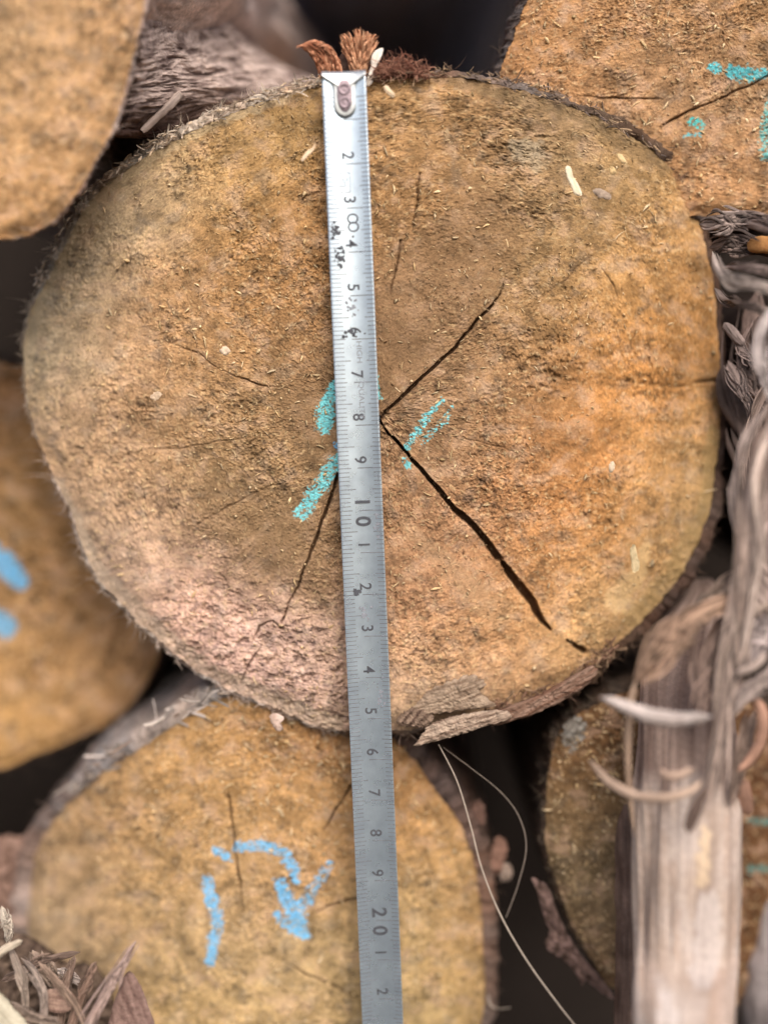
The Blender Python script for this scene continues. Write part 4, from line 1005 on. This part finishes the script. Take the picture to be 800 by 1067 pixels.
G = 'loose bark strips at the right'
S = [
    ('thick grey fibrous strand hanging upright above the branch', [(812, 420, -0.004, 26), (792, 470, -0.007, 26), (781, 530, -0.010, 24), (773, 600, -0.012, 24), (767, 670, -0.014, 26), (757, 740, -0.016, 24), (745, 800, -0.018, 26), (736, 845, -0.020, 16)], (172, 154, 144), dict(rgb2=(126, 108, 100), thick=0.0016, arch=0.7)),
    ('thin pale strand bowing left beside the upright grey strand', [(806, 416, -0.003, 8), (781, 454, -0.005, 10), (768, 493, -0.006, 10), (764, 524, -0.007, 9), (770, 560, -0.008, 8), (776, 590, -0.009, 6)], (164, 150, 144), dict(rgb2=(130, 114, 108), arch=0.5)),
    ('short pale bark strand curving at the right edge level with the middle of the log', [(806, 316, -0.004, 10), (793, 346, -0.005, 13), (791, 378, -0.005, 13), (801, 410, -0.004, 10), (815, 430, -0.003, 8)], (194, 184, 182), dict(rgb2=(160, 148, 146), arch=0.5)),
    ('broad grey bark strip lying flat just under the upper right log', [(728, 234, 0.010, 12), (750, 232, 0.006, 22), (778, 230, 0.005, 22), (815, 240, 0.004, 26)], (142, 128, 122), dict(rgb2=(98, 84, 80), arch=0.12)),
    ('dark grey bark strip second under the upper right log', [(738, 258, 0.012, 14), (758, 252, 0.008, 20), (780, 256, 0.008, 20), (815, 262, 0.008, 24)], (112, 98, 92), dict(rgb2=(72, 60, 58), arch=0.12)),
    ('thin grey bark strip running level above the forked pale strip', [(752, 279, 0.006, 6), (775, 278, 0.004, 9), (815, 284, 0.003, 11)], (126, 112, 108), dict(rgb2=(90, 78, 74))),
    ('pale grey bark strip bending from the log rim out to the right edge', [(742, 262, 0.008, 8), (750, 282, 0.003, 10), (762, 293, 0.000, 12), (782, 295, -0.002, 15), (815, 302, -0.003, 20)], (168, 156, 150), dict(rgb2=(130, 118, 112), arch=0.5)),
    ('small grey bark shred pointing down right beside the log rim', [(754, 336, 0.012, 8), (764, 348, 0.010, 11), (774, 360, 0.010, 8)], (134, 120, 116), {}),
    ('grey bark shred in the dark gap right of the log', [(766, 352, 0.012, 8), (776, 368, 0.010, 14), (788, 384, 0.008, 8)], (126, 112, 108), {}),
    ('long drooping grey bark shred low in the dark gap', [(758, 376, 0.012, 12), (768, 396, 0.010, 16), (778, 420, 0.008, 10), (782, 440, 0.008, 4)], (122, 108, 104), {}),
    ('brown bark piece behind the strands at the right edge', [(790, 330, 0.012, 20), (786, 380, 0.012, 30), (800, 430, 0.010, 30)], (104, 90, 86), dict(rgb2=(60, 50, 46))),
    ('broad tan bark curl dropping left from the strand to a thin tip', [(772, 618, -0.010, 22), (740, 634, -0.013, 26), (714, 648, -0.015, 30), (694, 668, -0.016, 34), (676, 692, -0.016, 26), (662, 712, -0.016, 12)], (168, 140, 120), dict(rgb2=(122, 98, 84), arch=0.6, thick=0.0009)),
    ('thin dangling fibre below the tan bark curl', [(663, 706, -0.016, 6), (656, 740, -0.016, 8), (654, 790, -0.015, 8), (657, 830, -0.014, 7), (661, 872, -0.013, 4)], (160, 138, 120), dict(rgb2=(124, 104, 90))),
    ('pale grey horizontal bark sliver pointing left in front of the branch', [(625, 726, -0.020, 8), (652, 737, -0.022, 14), (685, 747, -0.024, 17), (716, 748, -0.024, 14), (742, 746, -0.022, 8)], (172, 162, 158), dict(rgb2=(144, 132, 126), arch=0.4, thick=0.0005)),
    ('beige curved bark sliver sweeping up to a point left of the branch', [(613, 791, -0.016, 7), (634, 815, -0.019, 10), (662, 830, -0.022, 11), (692, 832, -0.024, 11), (720, 824, -0.023, 8), (732, 812, -0.021, 6)], (172, 150, 134), dict(rgb2=(138, 118, 104), arch=0.5)),
    ('small beige bark curl on the face of the branch', [(688, 800, -0.020, 6), (694, 808, -0.022, 9), (708, 808, -0.022, 9), (724, 801, -0.021, 7)], (182, 158, 142), dict(rgb2=(146, 124, 110), arch=0.5)),
    ('tan looped bark curl on the right side of the branch', [(782, 722, -0.012, 8), (795, 745, -0.014, 13), (793, 775, -0.014, 13), (780, 795, -0.013, 11), (768, 804, -0.013, 6)], (168, 132, 114), dict(rgb2=(128, 100, 86), arch=0.5)),
    ('grey bark strip slanting up right from the branch top', [(752, 752, -0.016, 12), (772, 730, -0.016, 18), (790, 712, -0.015, 20), (815, 694, -0.014, 20)], (164, 150, 144), dict(rgb2=(126, 112, 108))),
    ('dull grey bark strip above the slanting one at the right edge', [(764, 700, -0.013, 10), (782, 676, -0.012, 22), (800, 655, -0.010, 26), (815, 640, -0.010, 26)], (158, 146, 144), dict(rgb2=(124, 112, 110))),
    ('small hooked bark curl between two slanting strips', [(766, 702, -0.018, 8), (784, 696, -0.019, 9), (794, 686, -0.019, 8), (796, 678, -0.018, 5)], (166, 150, 142), {}),
    ('wide grey bark strand behind the upright one at the right edge', [(806, 480, 0.0, 24), (796, 540, -0.003, 34), (792, 600, -0.005, 40), (800, 660, -0.006, 40)], (150, 134, 128), dict(rgb2=(98, 84, 80), thick=0.001)),
    ('dark brown bark sheet deep behind the strands right of the log', [(790, 300, 0.02, 40), (786, 400, 0.018, 50), (794, 500, 0.016, 40), (806, 600, 0.014, 40)], (112, 96, 90), dict(rgb2=(62, 50, 46), thick=0.0015)),
    ('dull brown frayed strand left of the pale bowed strand', [(800, 400, 0.006, 10), (782, 440, 0.005, 12), (776, 480, 0.005, 10), (778, 520, 0.004, 6)], (132, 116, 108), dict(rgb2=(92, 78, 72))),
    ('frayed grey strand reaching the right edge above the dark gap', [(744, 300, 0.008, 6), (756, 312, 0.006, 10), (774, 316, 0.004, 10), (815, 330, 0.003, 14)], (136, 122, 116), dict(rgb2=(96, 84, 78))),
    ('grey shredded strip drooping over the top of the branch', [(800, 588, -0.002, 12), (768, 606, -0.006, 22), (740, 628, -0.008, 24), (716, 656, -0.010, 18), (702, 690, -0.012, 8)], (150, 132, 120), dict(rgb2=(100, 84, 76), arch=0.4)),
    ('dark torn strip hanging on the branch front beneath the tan curl', [(756, 640, -0.006, 20), (742, 676, -0.010, 28), (734, 716, -0.013, 24), (728, 760, -0.016, 10)], (124, 106, 98), dict(rgb2=(82, 66, 60), arch=0.4)),
    ('thin pale strand crossing the branch top from the right edge', [(812, 628, -0.012, 8), (784, 640, -0.013, 10), (758, 668, -0.014, 10), (748, 706, -0.015, 7), (744, 744, -0.016, 4)], (182, 164, 152), dict(rgb2=(142, 124, 114), arch=0.4)),
    ('frayed brown strip right of the upright strand below the slanting strips', [(786, 740, -0.006, 14), (776, 778, -0.010, 18), (768, 812, -0.012, 12), (762, 840, -0.013, 5)], (134, 116, 106), dict(rgb2=(92, 76, 68), arch=0.3)),
    ('narrow twisted strand crossing the upright grey strand', [(800, 455, -0.009, 9), (786, 500, -0.012, 10), (790, 560, -0.013, 10), (784, 620, -0.014, 10), (772, 680, -0.017, 8)], (184, 168, 158), dict(rgb2=(140, 122, 114))),
]
for i, (lab, pts, rgb, kw) in enumerate(S):
    pts = [(x, y, d - 0.020 if d < 0.0045 else d - 0.004, w) for x, y, d, w in pts]
    strip('bark_strip', lab, 'bark strip', pts, rgb, group=G, seed=i + 3, twist=(rng.uniform(-20, 20), rng.uniform(-30, 30)), **{**dict(thick=0.0007), **kw})
plate('wood_chip', 'tan wood chip lodged among grey bark strips at the right edge', 'wood chip', [(779, 252), (790, 246), (812, 248), (814, 262), (796, 264), (780, 262)], 0.001, (172, 126, 78), mat=M_CHIP, thick=0.003, rgb2=(150, 106, 64))

# ================================================================== DEBRIS LOWER LEFT
G2 = 'bark shreds at the lower left'
S2 = [
    ('curved grey bark shred left of its thinner twin at the lower left', [(9, 984, 0.000, 6), (17, 1006, -0.003, 9), (26, 1030, -0.004, 10), (25, 1054, -0.004, 8), (16, 1066, -0.003, 6)], (164, 150, 138), dict(rgb2=(128, 112, 102), arch=0.6)),
    ('curved grey bark shred arching down to the bottom edge', [(22, 998, 0.0, 5), (36, 1014, -0.004, 8), (45, 1036, -0.006, 9), (45, 1060, -0.006, 9), (42, 1085, -0.006, 8)], (160, 146, 136), dict(rgb2=(124, 108, 100), arch=0.6)),
    ('pale pointed stick leaning up right against the bottom log', [(86, 1084, -0.008, 18), (100, 1054, -0.008, 16), (116, 1024, -0.007, 14), (128, 1004, -0.006, 10), (142, 980, -0.004, 6)], (176, 154, 146), dict(rgb2=(140, 116, 106), arch=0.8, thick=0.0016)),
    ('thin brown bark shred beside the pale pointed stick', [(72, 1084, -0.004, 12), (82, 1046, -0.003, 12), (92, 1020, -0.002, 12), (100, 1002, -0.001, 8)], (144, 120, 106), dict(rgb2=(104, 82, 72))),
    ('short pale bark sliver pointing right at the left edge', [(-8, 1000, -0.003, 8), (6, 989, -0.004, 9), (24, 980, -0.004, 5)], (190, 178, 160), dict(rgb2=(164, 148, 132))),
    ('brown bark shred standing behind the thin tan shred', [(58, 1082, 0.000, 14), (66, 1040, 0.000, 12), (74, 1010, 0.002, 10), (78, 996, 0.003, 5)], (132, 112, 100), dict(rgb2=(98, 80, 72))),
    ('grey brown bark shred lying level at the foot of the curved pair', [(-10, 1046, -0.006, 10), (12, 1052, -0.007, 14), (38, 1062, -0.007, 14), (64, 1066, -0.006, 8)], (148, 132, 120), dict(rgb2=(104, 88, 80))),
    ('dark bark shred crossing behind the curved pair', [(2, 1022, 0.002, 8), (24, 1012, 0.001, 12), (52, 1000, 0.002, 12), (84, 992, 0.003, 6)], (122, 104, 94), dict(rgb2=(84, 68, 60))),
    ('long thin tan bark shred leaning left at the bottom edge', [(96, 1086, -0.006, 6), (80, 1050, -0.006, 8), (58, 1022, -0.005, 8), (40, 1002, -0.003, 4)], (158, 136, 120), dict(rgb2=(118, 98, 86))),
    ('pale grey flat bark shred among darker ones at the lower left', [(50, 1014, 0.004, 6), (62, 1015, 0.003, 13), (74, 1019, 0.003, 12), (84, 1024, 0.003, 5)], (184, 172, 166), dict(rgb2=(154, 140, 134), arch=0.15)),
    ('pale upright bark shred at the left edge above the others', [(2, 944, 0.004, 6), (5, 958, 0.003, 13), (8, 970, 0.003, 11), (7, 982, 0.003, 4)], (190, 180, 166), dict(rgb2=(160, 146, 134), arch=0.15)),
    ('mottled bark shred under the left edge of the bottom log', [(34, 990, 0.003, 14), (44, 1010, 0.002, 22), (60, 1026, 0.002, 16), (70, 1040, 0.002, 6)], (150, 132, 118), dict(rgb2=(100, 84, 76))),
]
for i, (lab, pts, rgb, kw) in enumerate(S2):
    pts = [(x, y, d - 0.020, w) for x, y, d, w in pts]
    strip('bark_shred', lab, 'bark shred', pts, rgb, group=G2, seed=i + 40, **{**dict(thick=0.0008), **kw})
P2 = [
    ('purplish brown triangular bark flake at the bottom edge', 'bark flake', [(134, 1012), (144, 1022), (154, 1046), (162, 1085), (112, 1088), (116, 1056), (124, 1030)], -0.003, (140, 116, 108), dict(rgb2=(106, 84, 78), streak=1.2, thick=0.002)),
    ('pinkish bark flake among grey shreds at the lower left', 'bark flake', [(48, 1034), (60, 1030), (76, 1034), (78, 1048), (66, 1056), (50, 1052)], -0.003, (168, 142, 128), dict(rgb2=(134, 108, 98), streak=0.1)),
    ('pale greenish white split wood piece in the bottom left corner', 'wood chip', [(-12, 1028), (0, 1034), (16, 1052), (30, 1068), (34, 1088), (-12, 1090)], -0.008, (196, 190, 170), dict(rgb2=(166, 158, 140), streak=0.8, thick=0.004)),
    ('mossy brown bark lump beneath the bark shreds', 'bark flake', [(-15, 980), (10, 972), (40, 985), (70, 1005), (100, 1010), (118, 1040), (120, 1095), (-15, 1100)], 0.010, (112, 96, 84), dict(rgb2=(66, 54, 48), thick=0.010, rough=2.0, nt=160, nr=40)),
    ('tall pinkish grey bark slab at the left edge beside the bottom log', 'bark flake', [(-14, 880), (2, 872), (20, 872), (28, 884), (20, 905), (18, 930), (20, 965), (10, 975), (-14, 970)], 0.040, (150, 124, 112), dict(rgb2=(104, 82, 72), thick=0.006, rough=1.4, nt=120, nr=24)),
]
for i, (lab, cat, ol, Y, rgb, kw) in enumerate(P2):
    if Y < 0.005: Y -= 0.020
    plate(cat.replace(' ', '_'), lab, cat, ol, Y, rgb, seed=i + 60, mat=M_CHIP if cat == 'wood chip' else M_BARK, **kw)

# ================================================================== LOOSE CHIPS AND HAIRS
plate('wood_chip', 'cream curved wood chip lying on the upper right of the large cut end', 'wood chip', [(589, 174), (594, 174), (597, 184), (602, 192), (606, 203), (599, 203), (594, 194), (590, 184)], -0.001, (244, 232, 208),
      mat=M_CHIP, thick=0.0009, rgb2=(224, 206, 176), jag=0.5, rough=0.06, streak=1.2, slope=(0.00006, 0))
plate('wood_chip', 'pale splinter on the large cut end just left of the tape', 'wood chip', [(314, 166), (319, 158), (326, 153), (329, 149), (327, 157), (321, 163), (316, 168)], -0.002, (230, 206, 178), mat=M_CHIP, thick=0.0006, rgb2=(208, 178, 144), jag=0.4, rough=0.05, streak=-0.9)
strip('wood_chip', 'small cream sliver beside the metal hook of the tape', 'wood chip', [(401, 89, -0.002, 5), (405, 95, -0.003, 6), (411, 101, -0.003, 5)], (226, 204, 174), mat=M_CHIP, thick=0.0006, rgb2=(196, 170, 140))
for (lab, ol, Yc, rgb) in [('small round cream chip on the upper right of the large cut end', [(642, 160), (648, 162), (653, 170), (648, 170), (644, 166)], 0.0008, (222, 194, 148)),
                           ('tiny tan chip left of the round cream chip', [(634, 175), (639, 174), (642, 180), (636, 182)], 0.0008, (214, 184, 136)),
                           ('grey flat chip beside the cream curved chip', [(617, 198), (626, 197), (636, 203), (634, 208), (622, 205)], 0.0008, (164, 146, 130)),
                           ('white speck of wood on the right of the large cut end', [(634, 484), (639, 481), (640, 488), (635, 493)], 0.001, (226, 206, 180)),
                           ('white fleck low on the right of the large cut end', [(656, 572), (661, 568), (664, 580), (666, 592), (659, 596), (657, 584)], 0.0015, (216, 196, 156)),
                           ('pale chip on the left of the large cut end above the long thin crack', [(157, 412), (165, 408), (169, 411), (163, 417), (158, 416)], 0.001, (222, 196, 168)),
                           ('whitish chip on the left of the large cut end near the short crack', [(229, 364), (236, 361), (240, 366), (235, 370), (230, 368)], -0.001, (224, 202, 178))]:
    plate('wood_chip', lab, 'wood chip', ol, Yc - 0.001, rgb, mat=M_CHIP, thick=0.0006, nt=40, nr=8, jag=1.3, seed=3, rough=0.12)


def hair(label, pts, rgb):
    Q = catmull(pts, 60); P = unproj(Q[:, 0], Q[:, 1], Q[:, 2]); r = Q[:, 3] * 0.33 * mpp(0)
    a = np.linspace(0, 2 * np.pi, 7, endpoint=False)
    V = P[:, None] + r[:, None, None] * np.stack([np.cos(a), np.sin(a), 0 * a], -1)[None]
    mb = MB(); mb.add(V.reshape(-1, 3), lin(rgb), grid_quads(60, 7))
    return tag(mb.build('bark_fibre', M_FIBRE), label, 'fibre', 'fibres hanging under the large log')


hair('long wiry fibre curving from under the torn bark to the bottom edge', [(457, 776, -0.002, 1.6), (476, 814, -0.003, 2.2), (490, 860, -0.004, 2.6), (502, 906, -0.004, 3), (522, 955, -0.004, 3.2), (548, 1000, -0.004, 3.4), (578, 1042, -0.004, 3.6), (604, 1075, -0.004, 3.6)], (176, 164, 152))
hair('fine fibre looping over the dark gap beside the bottom log', [(462, 779, 0.0, 1.0), (490, 800, 0.0, 1.4), (520, 824, 0.0, 1.6), (540, 850, 0.0, 1.6), (548, 882, 0.0, 1.6), (540, 920, 0.0, 1.5), (527, 956, 0.0, 1.2)], (150, 138, 128))
hair('short pale fibre hooked on the bark low on the bottom log', [(508, 1036, 0.012, 1.4), (511, 1047, 0.011, 2), (519, 1051, 0.010, 2.4), (531, 1050, 0.010, 2)], (190, 178, 164))

# ================================================================== DARK BACKDROP, ADDED BEHIND THE PILE TO KEEP THE GAPS BLACK
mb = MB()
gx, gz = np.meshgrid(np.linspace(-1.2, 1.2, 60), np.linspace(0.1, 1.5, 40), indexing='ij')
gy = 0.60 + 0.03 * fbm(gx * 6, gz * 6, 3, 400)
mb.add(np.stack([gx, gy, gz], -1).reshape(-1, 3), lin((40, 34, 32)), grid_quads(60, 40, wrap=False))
tag(mb.build('dark_backdrop', M_BACKDROP), 'dark backdrop added behind the log pile to block light', None, kind='structure')

# ================================================================== LIGHT, SKY, CAMERA
W = bpy.data.worlds.new('World'); SC.world = W; W.use_nodes = True
SUN_EL, SUN_AZ = math.radians(42), math.radians(166)      # azimuth clockwise from +Y
sky = W.node_tree.nodes.new('ShaderNodeTexSky'); sky.sky_type = 'NISHITA'; sky.sun_disc = False
sky.sun_elevation = SUN_EL; sky.sun_rotation = SUN_AZ
sky.air_density = 0.7; sky.dust_density = 6.0; sky.ozone_density = 0.4
bg = W.node_tree.nodes['Background']; bg.inputs['Strength'].default_value = 0.15
W.node_tree.links.new(sky.outputs['Color'], bg.inputs['Color'])
sl = bpy.data.lights.new('sun', 'SUN'); sl.energy = 1.5; sl.angle = math.radians(38); sl.color = (1.0, 0.95, 0.88)
so = bpy.data.objects.new('sun', sl); COL.objects.link(so)
dirv = Vector((math.sin(SUN_AZ) * math.cos(SUN_EL), math.cos(SUN_AZ) * math.cos(SUN_EL), math.sin(SUN_EL)))
so.rotation_euler = (-dirv).to_track_quat('-Z', 'Y').to_euler()
so.location = (0, -2, 3)

cd = bpy.data.cameras.new('camera'); co = bpy.data.objects.new('camera', cd); COL.objects.link(co)
co.location = tuple(CAM); co.rotation_euler = (math.pi / 2 - PITCH, 0, 0)
cd.sensor_fit = 'VERTICAL'; cd.sensor_height = 36; cd.lens = 36 * FPX / 1067.0
cd.clip_start = 0.01; cd.clip_end = 100
cd.dof.use_dof = True; cd.dof.focus_distance = DIST - 0.003; cd.dof.aperture_fstop = 2.7
SC.camera = co
SC.view_settings.view_transform = 'Standard'; SC.view_settings.look = 'None'
SC.view_settings.exposure = 0.28; SC.view_settings.gamma = 1.0
SC.render.engine = 'CYCLES'
SC.cycles.use_denoising = True
SC.cycles.max_bounces = 8
